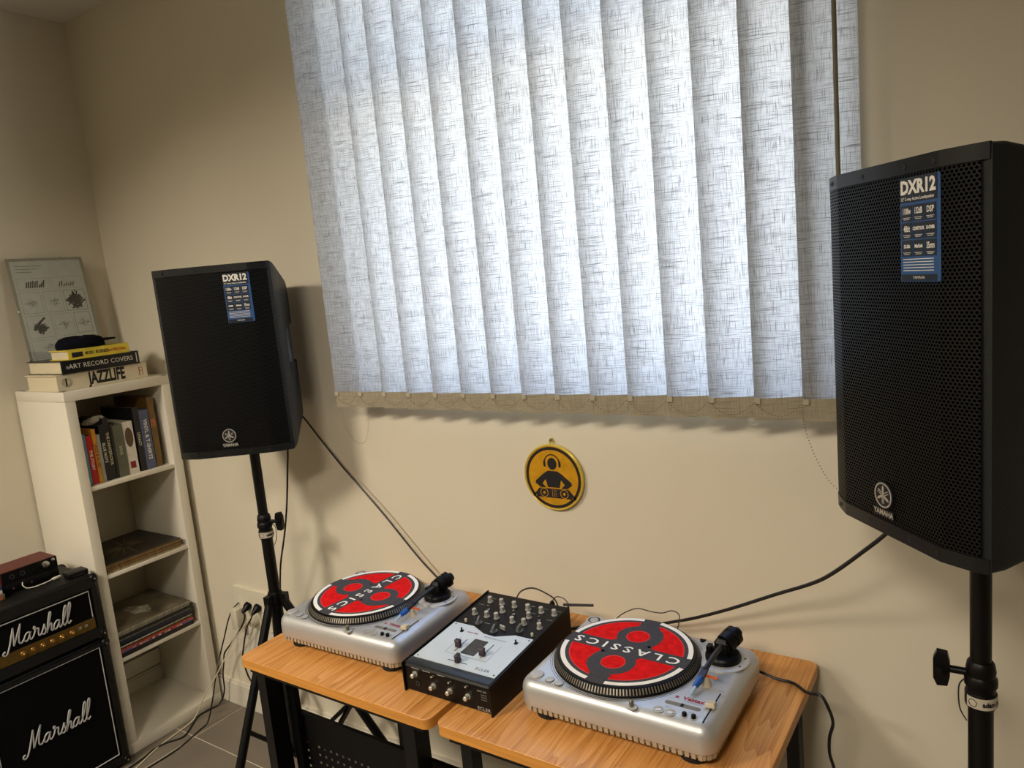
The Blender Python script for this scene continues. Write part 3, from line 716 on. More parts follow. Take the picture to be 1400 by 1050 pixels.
poly(fg, [(-.16, .20), (.16, .20), (.30, .12), (.60, -.12), (.62, -.20), (.42, -.34), (.34, -.36), (.30, -.40), (.24, -.33), (.38, -.20), (.26, -.06), (.20, -.30), (-.20, -.30), (-.26, -.06), (-.38, -.20), (-.24, -.33), (-.30, -.40), (-.34, -.36), (-.42, -.34), (-.62, -.20), (-.60, -.12), (-.30, .12)])
poly(fg, [(-.50, -.34), (.50, -.34), (.76, -.62), (-.76, -.62)])
fg.build('figure', m_blackp, sg, smooth=False)
ln = MB(); z2 = (.0124, .0128)
for cx in (-.34, .34):
    ln.ring(R_*.118, R_*.136, z2[0], z2[1], 30, T(R_*cx, 0, -R_*.475) @ FACE_Y); disc(ln, cx, -.475, .042, z=z2)
for i in range(3):
    for j in range(5): disc(ln, -.06+.06*i, -.38-.045*j, .012, z=z2, n=8)
poly(ln, [(-.50, -.335), (.50, -.335), (.50, -.32), (-.50, -.32)], z2)
for sx in (-1, 1): disc(ln, sx*.62, -.58, .018, z=z2, n=10)
ln.build('line_work', m_yellow, sg, smooth=False)

# ---------------------------------------------------------------- desks
def desk(label, x0, x1, legs, panel_x):
    d = thing('desk', label, 'desk', (x0, 1.145, 0)); w = x1-x0; dp = .605
    tp = MB().rbox(0, w, 0, dp, [(.0015, .7285), (0, .7295), (0, .7545)], .022, 5); 
    tp.build('edge_band', m_woodedge, d)
    MB().rbox(.0, w, 0, dp, [(0, .7545), (.0008, .7555)], .022, 5).build('desktop', m_wood, d)
    fr_ = MB().box(.03, w-.03, .012, .032, .712, .728).box(.03, w-.03, dp-.04, dp-.02, .712, .728)
    fr_.box(.035, .055, .03, dp-.03, .708, .728).box(w-.055, w-.035, .03, dp-.03, .708, .728); fr_.build('under_frame', m_pole, d, smooth=False)
    for (a, b_, y0, y1) in legs:
        MB().box(a, b_, y0, y1, .012, .7085).build('leg', m_pole, d, smooth=False)
        MB().box(a-.004, b_+.004, y0-.004, y1+.004, 0, .012).build('foot', m_rubber, d, smooth=False)
    for xx in (legs[0][0]+.004, legs[-1][1]-.030):
        MB().box(xx, xx+.026, .06, dp-.05, .10, .13).build('side_bar', m_pole, d, smooth=False)
    return d
d1 = desk('honey wood topped desk at the left, carrying the left turntable', -1.802, -1.105, [(.036, .071, .025, .080), (.036, .071, .535, .575), (.585, .625, .025, .075), (.585, .625, .535, .575)], None)
d2 = desk('honey wood topped desk at the right, beside the right speaker stand', -1.086, -.380, [(.050, .080, .025, .06), (.050, .080, .535, .575), (.640, .670, .025, .06), (.640, .670, .535, .575)], None)
MB().box(.082, .112, .082, .100, .10, .7085).build('leg', m_pole, d1, smooth=False)
# diagonal braces
def bar(a, c, w, name, parent):
    a = Vector(a); c = Vector(c); dd = c-a; L = dd.length; M = T(*a) @ dd.to_track_quat('X', 'Y').to_matrix().to_4x4()
    MB().box(0, L, -.004, .004, -w/2, w/2, M).build(name, m_pole, parent, smooth=False)
bar((.335, .175, .705), (.106, .175, .40), .022, 'brace', d1)
bar((.085, .30, .695), (.20, .30, .45), .02, 'brace', d2)
bar((.30, .11, .700), (.40, .11, .60), .016, 'brace', d2)
# perforated panel standing behind the front legs
pnl = thing('perforated_panel', 'black perforated metal panel standing behind the front desk legs', 'panel', (0, 1.248, 0))
m_holes = mat('painted_dark_steel', '040405', .5, spec=.2)
pb = MB(); nx_, nz_ = 0, 0
X0, X1, Z0, Z1 = -1.745, -1.105, .02, .562
hole = .0042; pit = .0245
# lattice of real holes in a band near the top: cells with an octagonal opening
def cell(mb, cx, cz, s, r, y):
    o4 = [(cx+s/2, cz), (cx+s/2, cz+s/2), (cx, cz+s/2), (cx-s/2, cz+s/2), (cx-s/2, cz), (cx-s/2, cz-s/2), (cx, cz-s/2), (cx+s/2, cz-s/2)]
    i8 = [(cx+r*math.cos(PI/4*k), cz+r*math.sin(PI/4*k)) for k in range(8)]
    v = [(a, y, c) for a, c in o4]+[(a, y, c) for a, c in i8]
    mb.add(v, [(k, (k+1) % 8, 8+(k+1) % 8, 8+k) for k in range(8)])
cols = int((X1-X0-.04)/pit); zt = .475; rows = 14
for i in range(cols):
    for j in range(rows):
        cx = X0+.02+pit*(i+.5); cz = zt-pit*(j+.5)
        if (i < 3 and i != 1): pb.box(cx-pit/2, cx+pit/2, 0, .0002, cz-pit/2, cz+pit/2)
        else: cell(pb, cx, cz, pit, hole, 0)
pb.box(X0, X1, -.001, .001, zt, Z1); pb.box(X0, X1, -.001, .001, Z0, zt-pit*rows); pb.box(X0, X0+.02, -.001, .001, zt-pit*rows, zt); pb.box(X0+.02+pit*cols, X1, -.001, .001, zt-pit*rows, zt)
pb.box(X0, X1, -.006, .006, Z1-.012, Z1); pb.box(X0, X1, -.006, .006, Z0, Z0+.012)
pb.build('sheet', m_holes, pnl, smooth=False)
for x in (X0+.05, X1-.06): MB().box(x, x+.02, -.01, .06, 0, .02).build('foot', m_rubber, pnl, smooth=False)

# ---------------------------------------------------------------- turntables
DW, DD = .450, .350
def make_deck():
    d = thing('turntable', 'x', 'turntable', (0, 0, 0))
    MB().rbox(0, DW, 0, DD, [(.006, .034), (.001, .036), (0, .040), (0, .068), (.002, .078), (.007, .086), (.014, .092), (.024, .095)], .034, 7).build('body', m_silver, d)
    rim = MB().rbox(0, DW, 0, DD, [(.0085, .0235), (.0085, .0345)], .027, 5)
    rim.build('base_tray', mat('warm_grey_plastic', '8d806b', .5), d)
    ribs = MB()
    def rib(x, y, a):
        ribs.box(-.0044, .0044, -.0040, .004, .0232, .0345, T(x, y, 0) @ Rz(a))
    n = 30
    for i in range(n):
        x = .028+(DW-.056)*i/(n-1); rib(x, .0075, 0); rib(x, DD-.0075, PI)
    n = 23
    for i in range(n):
        y = .028+(DD-.056)*i/(n-1); rib(.0075, y, -PI/2); rib(DW-.0075, y, PI/2)
    for cx, cy, a0 in ((.034, .034, PI), (DW-.034, .034, 1.5*PI), (DW-.034, DD-.034, 0), (.034, DD-.034, PI/2)):
        for k in (1, 2, 3):
            a = a0+PI/8*k; rib(cx+.0265*math.cos(a), cy+.0265*math.sin(a), a+PI/2)
    ribs.build('vent_ribs', mat('warm_silver_plastic', 'ab9d85', .45, .2), d, smooth=False)['kind'] = 'stuff'
    for x, y in ((.055, .045), (DW-.055, .045), (.055, DD-.045), (DW-.055, DD-.045)):
        MB().lathe([(.026, 0), (.030, .003), (.030, .019), (.024, .0235)], 24, T(x, y, 0)).build('foot', m_rubber, d)
    px, py = .187, .184
    MB().ring(.1715, .1725, .0948, .0954, 96, T(px, py, 0)).ring(.176, .1768, .0948, .0953, 96, T(px, py, 0)).build('groove_line', m_dgrey, d, smooth=False)
    pl = MB().lathe([(.1675, .0952), (.1685, .0965), (.1685, .099), (.1665, .1005), (.1585, .1120), (.1560, .1130), (.010, .1130)], 120, T(px, py, 0)).build('platter', m_black, d)
    dots = MB()
    for i in range(150):
        a = 2*PI*i/150; M = T(px, py, 0) @ Rz(a)
        p0, p1 = (.1668, .1012), (.1594, .1116); dn = Vector((.8, 0, .57))*.0004; wv = .0014
        dots.add([Vector((p0[0], -wv, p0[1]))+dn, Vector((p0[0], wv, p0[1]))+dn, Vector((p1[0], wv, p1[1]))+dn, Vector((p1[0], -wv, p1[1]))+dn], [(0, 1, 2, 3)], M)
    dots.build('strobe_marks', mat('strobe_silver', '777064', .4, .3), pl, smooth=False)['kind'] = 'stuff'
    MB().lathe([(.0035, .113), (.0035, .1195), (.002, .1205)], 12, T(px, py, 0)).build('spindle', m_chrome, d)
    # start button and speed buttons in an oval outline
    MB().lathe([(.0155, .0945), (.0155, .0975), (.0145, .0985)], 28, T(.036, .034, 0)).ring(.0165, .0172, .0948, .0953, 28, T(.036, .034, 0)).build('start_button', m_silver2, d)
    for x, y in ((.073, .028), (.099, .024)):
        MB().lathe([(.0095, .0945), (.0095, .0970), (.0085, .0975)], 24, T(x, y, 0)).build('speed_button', m_silver2, d)
        MB().ring(.0100, .0108, .0948, .0954, 24, T(x, y, 0)).build('button_ring', m_dgrey, d, smooth=False)
    MB().ring(.016, .0215, .0948, .0958, 32, T(.034, .318, 0)).build('adapter_ring', m_silver2, d)
    MB().cyl(.016, .0949, .0952, 28, T(.034, .318, 0)).build('adapter_well', m_dgrey, d, smooth=False)
    MB().lathe([(.012, .095), (.010, .097), (.004, .0975)], 20, T(.034, .318, 0)).build('adapter_cone', m_silver2, d)
    # target lamp
    MB().lathe([(.012, .0945), (.0115, .0965), (.006, .0975)], 24, T(.279, .010, 0)).build('lamp_collar', m_silver2, d)
    MB().lathe([(.0048, .097), (.0048, .110), (.0038, .1112)], 16, T(.279, .010, 0)).build('target_lamp', mat('smoked_lamp', '6c6a55', .25, .3), d)
    for x in (.331, .356):
        MB().ring(.0085, .0118, .0945, .0962, 24, T(x, .026, 0)).build('button_ring', m_silver2, d)
        MB().lathe([(.0075, .0945), (.0075, .0968), (.006, .0975)], 20, T(x, .026, 0)).build('reset_button', m_satin, d)
    for x in (.385, .404): 
        MB().ring(.0055, .0085, .0945, .0956, 20, T(x, .028, 0)).build('button_ring', m_silver2, d)
        MB().lathe([(.0048, .0945), (.0048, .1015), (.0035, .1025)], 14, T(x, .028, 0)).build('selector_button', m_black, d)
    MB().rbox(.332, .408, .052, .064, [(0, .0948), (0, .0954)], .006, 5).build('slot', mat('slot_grey', '6f6c62', .5), d, smooth=False)
    MB().box(.366, .372, .0535, .0625, .0954, .0968).build('slot_slider', m_black, d, smooth=False)
    tx = MB(); text(tx, 'Vestax', .0165, T(.384, .084, .0954), bold=.0006); text(tx, 'x', .014, T(.349, .084, .0954), bold=.0008)
    tx.build('lettering', mat('deep_red_print', '8e1a26', .5), d, smooth=False)
    sm = MB()
    for s, x, y, z_ in (('PITCH', .425, .139, .0042), ('START/STOP', .036, .012, .004), ('33    45', .086, .012, .0036), ('RESET', .344, .0425, .0034), ('ADJUST', .394, .0425, .0034), ('PROFESSIONAL TURNTABLE', .386, .0735, .003)):
        text(sm, s, z_, T(x, y, .0954))
    for i in range(21): sm.box(.4285, .4285+(.006 if i % 5 == 0 else .0035), .0265+.0048*i, .0269+.0048*i, .0953, .0955)
    sm.build('small_print', m_dgrey, d, smooth=False)
    MB().box(.4235, .4265, .020, .130, .0952, .0957).build('pitch_slot', m_black, d, smooth=False)
    MB().rbox(.413, .433, .068, .084, [(0, .098), (0, .103), (.002, .107)], .0015, 2).box(.422, .4275, .073, .079, .0955, .098).build('pitch_fader', m_ivory, d)
    # tonearm base
    bx_, by_ = .388, .262
    MB().lathe([(.057, .0948), (.057, .0972), (.055, .0985), (.040, .0985)], 56, T(bx_, by_, 0)).build('arm_plate', m_silver2, d)
    sr = MB()
    for k in range(5):
        a = math.radians((20, 65, 150, 200, 335)[k]); sr.cyl(.0024, .0985, .0992, 10, T(bx_+.0475*math.cos(a), by_+.0475*math.sin(a), 0))
    sr.build('plate_screws', m_black, d)
    MB().lathe([(.039, .0985), (.039, .108), (.036, .112), (.028, .113)], 40, T(bx_, by_, 0)).build('height_ring', m_black, d)
    ta = MB().rbox(bx_-.017, bx_+.017, by_-.012, by_+.012, [(0, .112), (0, .138), (.006, .146)], .008, 4)
    ta.box(bx_-.034, bx_-.024, by_-.012, by_+.006, .112, .126); ta.box(bx_-.030, bx_+.01, by_-.004, by_+.004, .112, .120)
    arm = ta.build('arm_bearing', m_black, d)
    MB().tube(smooth_path([(bx_+.002, by_+.008, .134), (bx_-.001, by_-.05, .131), (bx_-.006, by_-.10, .122)], 5), .0058, 10).build('arm_tube', mat('matt_black_tube', '111114', .4), d)
    MB().lathe([(.013, 0), (.0215, .002), (.0225, .020), (.0200, .022), (.0200, .025), (.0225, .027), (.022, .040), (.014, .044), (.011, .052)], 28, T(bx_+.003, by_+.002, .131) @ Rz(math.radians(-22)) @ Rx(math.radians(-74))).build('counterweight', m_black, d)
    MB().box(-.006, .006, -.030, .004, -.004, .004, T(bx_-.006, by_-.098, .121) @ Rx(math.radians(8))).build('headshell', mat('navy_headshell', '161c30', .4), d)
    MB().lathe([(.0075, 0), (.0080, .012), (.0055, .030)], 14, T(bx_-.007, by_-.122, .1145) @ Rz(math.radians(-8)) @ Rx(math.radians(100))).build('cartridge', m_blue, d)
    MB().lathe([(.0062, 0), (.0062, .005)], 14, T(bx_-.0065, by_-.118, .1155) @ Rz(math.radians(-8)) @ Rx(math.radians(100))).build('cartridge_collar', m_whitep, d)
    MB().lathe([(.0040, 0), (.0026, .022)], 10, T(bx_-.010, by_-.150, .1090) @ Rz(math.radians(-8)) @ Rx(math.radians(108))).build('stylus_guard', m_clear, d)
    MB().lathe([(.0115, .0945), (.0105, .097), (.0065, .112), (.0065, .114)], 20, T(.389, .148, 0)).build('arm_rest_post', m_ivory, d)
    MB().box(-.004, .028, -.003, .003, 0, .003, T(.386, .152, .114) @ Rz(math.radians(-6))).build('lift_lever', m_orange, d, smooth=False)
    MB().lathe([(.006, .0945), (.005, .098)], 14, T(.319, .322, 0)).box(.314, .328, .320, .324, .098, .1005).build('rear_switch', m_black, d)
    return d
deckR = make_deck()
deckR.location = (-.920, 1.250, .7556); deckR['label'] = 'silver turntable on the right desk, its tonearm parked'; deckR['group'] = 'silver turntables on the desks'
deckL = copy_tree(deckR)
deckL.location = (-1.742, 1.240, .7556); deckL.rotation_euler.z = math.radians(1.6); deckL['label'] = 'silver turntable on the left desk, left of the mixer'
MR = .1525
def make_mat():
    s = thing('slipmat', 'x', 'slipmat', (0, 0, 0))
    MB().cyl(MR, 0, .0022, 96).build('felt_disc', m_felt, s)
    z0, z1 = .0022, .0026
    for k in range(4):
        a = PI/2*k; g = .15
        MB().ring(MR*.925, MR*.995, z0, z1, 24, None, a+g, a+PI/2-g).build('white_arc', m_feltw, s, smooth=False)
    MB().cyl(MR*.865, z0, z1-.0001, 96).build('outline_disc', m_feltr, s, smooth=False)
    MB().cyl(MR*.85, z0, z1, 96).build('red_disc', m_red, s, smooth=False)
    dk_ = MB(); z2, z3 = z1, z1+.0003
    dk_.box(-MR*.87, MR*.87, -MR*.145, MR*.145, z2, z3)
    for sgn in (-1, 1):
        M = T(-sgn*MR*-.02*0, sgn*MR*.415, 0)
        dk_.ring(MR*.185, MR*.335, z2, z3+.0001, 48, M); MB().ring(MR*.172, MR*.185, z2, z3+.0002, 40, M).build('loop_outline', m_feltr, s, smooth=False)
        dk_.box(-MR*.145, MR*.145, sgn*MR*.74 if sgn > 0 else -MR*.87, MR*.87 if sgn > 0 else -MR*.74, z2, z3)
        dk_.box(sgn*MR*-.155, sgn*MR*.15, min(sgn*MR*.10, sgn*MR*.28), max(sgn*MR*.10, sgn*MR*.28), z2, z3) if False else None
        # swoosh that joins loop and tab on one side
        # outline drawn as thin fans round the open loop, so the red centre stays free
        fan = [((.145, .87), (.20, .77), (.33, .64), (.385, .50), (.30, .46), (.20, .62), (.0, .72), (-.145, .87)), ((.385, .50), (.375, .34), (.31, .16), (.24, .20), (.30, .46)), ((.38, .14), (.28, .23), (.12, .16), (.12, .14)), ((-.34, .14), (-.26, .22), (-.10, .16), (-.10, .14))]
        for pl_ in fan: dk_.prism([(MR*sgn*x, MR*sgn*y) for x, y in pl_], z2, z3-.00005)
    dk_.build('dark_band', m_felt, s, smooth=False);
    tx = MB(); text(tx, 'CLASSICS', MR*.245, T(0, 0, z3+.0002), spacing=1.5, bold=.0005, sx=1.2); tx.build('lettering', m_feltw, s, smooth=False)
    return s
sm1 = make_mat()
def rest(deck, s, ang, label):
    M = T(*deck.location) @ Rz(deck.rotation_euler.z) @ T(.187, .184, .1131); s.location = M.translation; s.rotation_euler.z = ang
    s['label'] = label; s['group'] = 'red and black slipmats on the platters'
sm2 = copy_tree(sm1)
rest(deckR, sm1, math.radians(177.9), 'red and charcoal felt slipmat on the right turntable platter, lettering upside down')
rest(deckL, sm2, math.radians(-96.7), 'red and charcoal felt slipmat on the left turntable platter, lettering slanting up')

# ---------------------------------------------------------------- mixer
mx = thing('dj_mixer', 'black two channel mixer with a pale faceplate between the turntables', 'mixer', (-1.242, 1.225, .7556))
mw, md, zf, zr = .268, .368, .073, .101
def mz(y): return zf+(zr-zf)*y/md
MB().loft([[(x, 0, .006), (x, 0, zf-.006), (x, .006, zf), (x, md, zr), (x, md, .006)] for x in (.004, mw-.004)]).build('case', m_black, mx, smooth=False)
for x in (0, mw-.004):
    MB().loft([[(a, -.004, 0), (a, -.006, zf), (a, .0, zf+.0035), (a, md+.002, zr+.0035), (a, md+.002, 0)] for a in (x, x+.004)]).build('side_cheek', m_black, mx, smooth=False)
slope = math.atan2(zr-zf, md); MT = T(0, 0, zf) @ Rx(slope)
def mp(x, y): return MT @ T(x, y, 0)
MB().box(.006, mw-.006, .002, .028, .0, .0030, MT, bev=.0012).build('front_trim', mat('dark_slate_trim', '1b2228', .4), mx)
fp = MB(); poly_ = [(.010, .030), (mw-.010, .030), (mw-.008, .200), (.205, .200), (.157, .176), (.122, .178), (.076, .199), (.012, .199)]
fp.prism(poly_, .0004, .0022, MT); fp.build('faceplate', m_plate, mx, smooth=False)
scw = MB()
for x, y in ((.018, .038), (.022, .191), (mw-.016, .192), (mw-.018, .038)): scw.cyl(.0022, .0022, .0028, 10, mp(x, y))
scw.build('plate_screws', m_dgrey, mx)
def knob(mb, x, y, r=.0062, h=.016, M=None):
    mb.lathe([(r*1.25, .0), (r*1.25, .003), (r, .0035), (r*.95, h), (r*.8, h+.0008)], 16, M or mp(x, y))
for x, y in [(.043, .322), (.082, .322), (.124, .322), (.168, .322), (.210, .322), (.250, .322), (.107, .288), (.110, .255), (.192, .288), (.197, .255), (.039, .253), (.080, .253), (.162, .253), (.246, .253)]:
    k = MB(); knob(k, x, y); k.build('rotary_knob', m_satin, mx)
    MB().cyl(.0095, 0, .0008, 18, mp(x, y)).build('knob_base', m_dgrey, mx, smooth=False)
for x, y in ((.063, .284), (.145, .286), (.226, .284)):
    MB().lathe([(.004, 0), (.004, .003), (.0016, .004), (.0022, .014)], 10, mp(x, y)).build('toggle_switch', m_chrome, mx)
for x, y in ((.038, .214), (.246, .217)): MB().lathe([(.0035, 0), (.004, .006), (.003, .008)], 12, mp(x, y)).build('push_button', m_ivory, mx)
for x, y, a in ((.076, .220, .2), (.139, .200, .1), (.202, .226, -.1)):
    MB().cyl(.010, 0, .0015, 20, mp(x, y)).box(-.0025, .0025, -.012, .012, .001, .014, mp(x, y) @ Rz(a+.25)).build('selector_lever', mat('grey_lever', '6e6e6c', .35, .4), mx, smooth=False)
MB().box(-.002, .002, -.009, .009, .001, .012, mp(.158, .214) @ Rz(1.3)).build('selector_lever', m_satin, mx, smooth=False)
for x, y in ((.059, .168), (.227, .170)):
    MB().cyl(.0055, .0022, .0030, 16, mp(x, y)).cyl(.0022, .003, .012, 10, mp(x, y)).build('cue_switch', m_black, mx)
sl = MB().box(.0965, .0985, .086, .140, .0022, .0026, MT).box(.1765, .1785, .086, .144, .0022, .0026, MT).box(.104, .162, .0495, .0515, .0022, .0026, MT); sl.build('fader_slots', m_black, mx, smooth=False)
for x, y, a in ((.097, .104, 0), (.1775, .095, 0), (.136, .0505, PI/2)):
    MB().rbox(-.008, .008, -.0055, .0055, [(0, .004), (.001, .014), (0, .022), (.0015, .0235)], .0015, 2, mp(x, y) @ Rz(a)).box(-.002, .002, -.001, .001, .0022, .004, mp(x, y) @ Rz(a)).build('fader_cap', m_fader, mx, smooth=False)
MB().rbox(.116, .158, .084, .150, [(0, .0022), (0, .0026)], .003, 3, MT).build('meter_window', mat('meter_dark', '2b3136', .2), mx, smooth=False)
tx = MB()
text(tx, 'HAK 360', .009, mp(.092, .170) @ T(0, 0, .0024), bold=.0002); tx.build('lettering', mat('brick_print', '8b3a34', .6), mx, smooth=False)
tx = MB(); text(tx, 'PROFESSIONAL DJ MIXER', .0062, mp(.166, .166) @ T(0, 0, .0024)); text(tx, 'ECLER', .0125, mp(.212, .045) @ T(0, 0, .0024), bold=.0002, spacing=1.2)
for x in (.075, .20): tx.box(x, x+.0006, .075, .145, .0022, .0024, MT)
tx.box(.075, .20, .0745, .0751, .0022, .0024, MT)
tx.build('lettering', m_dgrey, mx, smooth=False)
tx = MB()
for x in (.04, .168, .21, .25): tx.box(x-.010, x+.010, .340, .3418, .0001, .0003, MT)
for x, y in ((.026, .302), (.25, .295), (.10, .225), (.19, .31)): tx.box(x-.009, x+.009, y, y+.0015, .0001, .0003, MT)
tx.build('panel_print', mat('grey_print', '8a8880', .6), mx, smooth=False)
# front face
for x, z in ((.039, .052), (.095, .034), (.146, .034), (.199, .034)):
    k = MB(); knob(k, 0, 0, .0058, .014, T(x, 0, z) @ FACE_Y); k.build('rotary_knob', m_satin, mx)
for x, z in ((.098, .060), (.150, .058), (.200, .060)):
    MB().tube([(x, 0, z), (x+.002, -.012, z+.004)], .0022, 8).build('toggle_switch', m_satin, mx)
MB().ring(.0035, .0065, 0, .002, 20, T(.045, 0, .028) @ FACE_Y).build('jack_socket', m_dgrey, mx)
tx = MB(); text(tx, 'ECLER', .0115, T(.242, -.0005, .012) @ FACE_Y, bold=.0002, spacing=1.2); text(tx, 'HAK 360', .007, T(.24, -.0005, .056) @ FACE_Y)
for x in (.039, .075, .12): tx.box(x-.012, x+.012, -.0004, -.0002, .0655, .0670)
for z in (.048, .042, .036): text(tx, 'controls', .005, T(.245, -.0005, z) @ FACE_Y)
for x, z in ((.039, .052), (.095, .034), (.146, .034), (.199, .034)):
    for a in range(11):
        an = math.radians(-135+27*a+90); tx.box(-.0004, .0004, -.0004, -.0002, -.0004, .0004, T(x+.0105*math.cos(an), 0, z+.0105*math.sin(an)))
tx.build('lettering', mat('pale_print', '9c9a92', .6), mx, smooth=False)

# ---------------------------------------------------------------- loudspeakers
def make_speaker():
    s = thing('loudspeaker', 'x', 'speaker', (0, 0, 0))
    def section(y, hw, zb, zt, r=.012):
        pts = MB().rring(-hw, hw, zb, zt, r, 3); return [(a, y, c) for a, c in pts]
    rings = [section(.004, .120, .006, .595, .004), section(.0255, .1825, .001, .600, .006), section(.050, .1835, .001, .600, .010),
             section(.085, .180, .006, .594, .014), section(.24, .166, .062, .548, .018), section(.305, .151, .092, .530, .018), section(.330, .137, .115, .515, .02)]
    b_ = MB().loft(rings); body = b_.build('cabinet', m_cab, s, angle=25)
    cut = MB()
    for sx in (-1, 1):
        a, c = (.112, .22) if sx > 0 else (-.22, -.112)
        cut.box(min(a, c), max(a, c), .195, .36, .262, .392)
        a, c = (.130, .22) if sx > 0 else (-.22, -.130)
        cut.box(min(a, c), max(a, c), .122, .166, .268, .386)
    co = cut.build('cutter', None); md_ = body.modifiers.new('cut', 'BOOLEAN'); md_.operation = 'DIFFERENCE'; md_.object = co; md_.solver = 'EXACT'
    dg = bpy.context.evaluated_depsgraph_get(); nm = bpy.data.meshes.new_from_object(body.evaluated_get(dg)); body.modifiers.clear(); body.data = nm
    bpy.data.objects.remove(co)
    # grille: flat centre, folded wings
    prof = [(-.172, .0175), (-.162, .0130), (-.150, .0085), (-.1215, -.0010), (-.117, -.0020), (.117, -.0020), (.1215, -.0010), (.150, .0085), (.162, .0130), (.172, .0175)]
    v = []; f = []
    for x, y in prof: v += [(x, y, .024), (x, y, .577)]
    for i in range(len(prof)-1): f.append((2*i, 2*i+2, 2*i+3, 2*i+1))
    MB().add(v, f).build('grille', m_grille, s, angle=15)
    for z0, z1 in ((.578, .6005), (.0005, .023)):
        m_ = MB(); rg = [[(x, y-.0012, z) for x, y in prof]+[(.181, .0225, z), (.181, .026, z), (-.181, .026, z), (-.181, .0225, z)] for z in (z0, z1)]
        m_.loft(rg); m_.build('bezel_strip', mat('satin_black_strip', '0c0e10', .36, noise=.05, spec=.4), s, angle=15)
    for z in (.588, .012):
        for x in (-.142, -.05, .05, .110): MB().lathe([(.0042, 0), (.0036, .0012), (.001, .0010)], 12, T(x, -.003 if abs(x) < .12 else .003, z) @ FACE_Y).build('screw', mat('black_screw', '303236', .3, .6), s)
    # badge
    bd = MB().cyl(.0235, 0, .003, 40, T(-.010, -.002, .068) @ FACE_Y).build('badge_disc', m_blackp, s)
    bm_ = MB(); MBG = T(-.010, -.0052, .068) @ FACE_Y
    bm_.ring(.0190, .0212, 0, .0008, 48, MBG)
    for k in range(3):
        a = math.radians(90+120*k); MM = MBG @ Rz(a)
        bm_.prism([(.0, -.0012), (.0125, -.0022), (.0170, 0), (.0125, .0022), (.0, .0012)], 0, .0008, MM)
        MM = MBG @ Rz(a+PI)
        for q in (-.0019, .0019): bm_.box(0, .0145, q-.0007, q+.0007, 0, .0008, MM)
    bm_.build('badge_emblem', m_satin, s, smooth=False)
    lt = MB(); text(lt, 'YAMAHA', .0125, T(-.010, -.0055, .0375) @ FACE_Y, bold=.0004, sx=.95)
    lt.box(-.034, .014, -.0050, -.002, .031, .044) if False else None
    MB().box(-.034, .014, -.0048, -.0022, .0305, .0445).build('badge_bar', m_blackp, s, smooth=False)
    lt.build('lettering', m_satin, s, smooth=False)
    # spec sticker
    sx0, sx1, sz0, sz1 = .040, .1180, .420, .572
    stk = MB().box(sx0, sx1, -.0030, -.0021, sz0, sz1)
    stk.add([(.1180, -.0030, sz0), (.1205, -.0024, sz0), (.1222, -.0018, sz0+.003), (.1222, -.0018, sz1-.003), (.1205, -.0024, sz1), (.1180, -.0030, sz1)], [(0, 1, 4, 5), (1, 2, 3, 4)])
    stk.build('spec_sticker', m_sticker, s, smooth=False)
    dkk = MB().box(sx0, sx1, -.0034, -.0031, sz1-.036, sz1).box(sx0+.002, sx1-.002, -.0034, -.0031, sz0+.001, sz0+.011)
    cw = (sx1-sx0-.004)/3
    for i in range(3):
        for j in range(3):
            x = sx0+.002+cw*i; z = sz1-.039-.0255*(j+1)
            dkk.box(x+.0008, x+cw-.0008, -.0034, -.0031, z+.0008, z+.0247)
    dkk.build('sticker_cells', m_stickerd, s, smooth=False)
    w = MB(); FYs = lambda x, z: T(x, -.0036, z) @ FACE_Y
    cx = (sx0+sx1)/2
    text(w, 'DXR12', .0265, FYs(cx-.001, sz1-.015), bold=.0012, sx=.90)
    text(w, '12" 2-way Active Loudspeaker', .0066, FYs(cx-.002, sz1-.031), bold=.0001, sx=.85)
    names = ('1100w', '132dB', 'DSP', '48bit', 'CONTOUR', 'X-OVER', '52-20k', 'Mix/Link', '35mm')
    for k, nme in enumerate(names):
        i, j = k % 3, k//3; x = sx0+.002+cw*(i+.5); z = sz1-.039-.0255*(j+1)+.0155
        text(w, nme, .0125 if len(nme) < 6 else .0068, FYs(x, z), bold=.0003, sx=.52 if len(nme) > 3 and len(nme) < 6 else .70)
        w.box(x-.008, x+.008, -.0037, -.0035, z-.0095, z-.0088); w.box(x-.006, x+.006, -.0037, -.0035, z-.0118, z-.0111)
    for k in range(5): w.box(sx0+.006, sx1-.008, -.0037, -.0035, sz0+.016+.0042*k, sz0+.0170+.0042*k)
    text(w, 'YAMAHA', .006, FYs(cx, sz0+.006)); w.build('lettering', m_whitep, s, smooth=False)
    # back panel and pole cup
    MB().box(-.085, .085, .3302, .334, .15, .48).build('rear_panel', m_black, s, smooth=False)
    MB().cyl(.026, .02, .05, 20, T(0, .165, 0)).build('pole_socket', m_black, s)
    return s
spR = make_speaker()
spR.location = (-.1636, 1.306, 1.262); spR.rotation_euler.z = math.radians(-47.18)
spR['label'] = 'large black loudspeaker with perforated grille at the right edge, nearest the viewer'; spR['group'] = 'loudspeakers on stands'
spL = copy_tree(spR)
spL.location = (-2.046, 1.403, 1.2585); spL.rotation_euler.z = math.radians(35.7)
spL['label'] = 'black loudspeaker standing beside the white bookshelf'
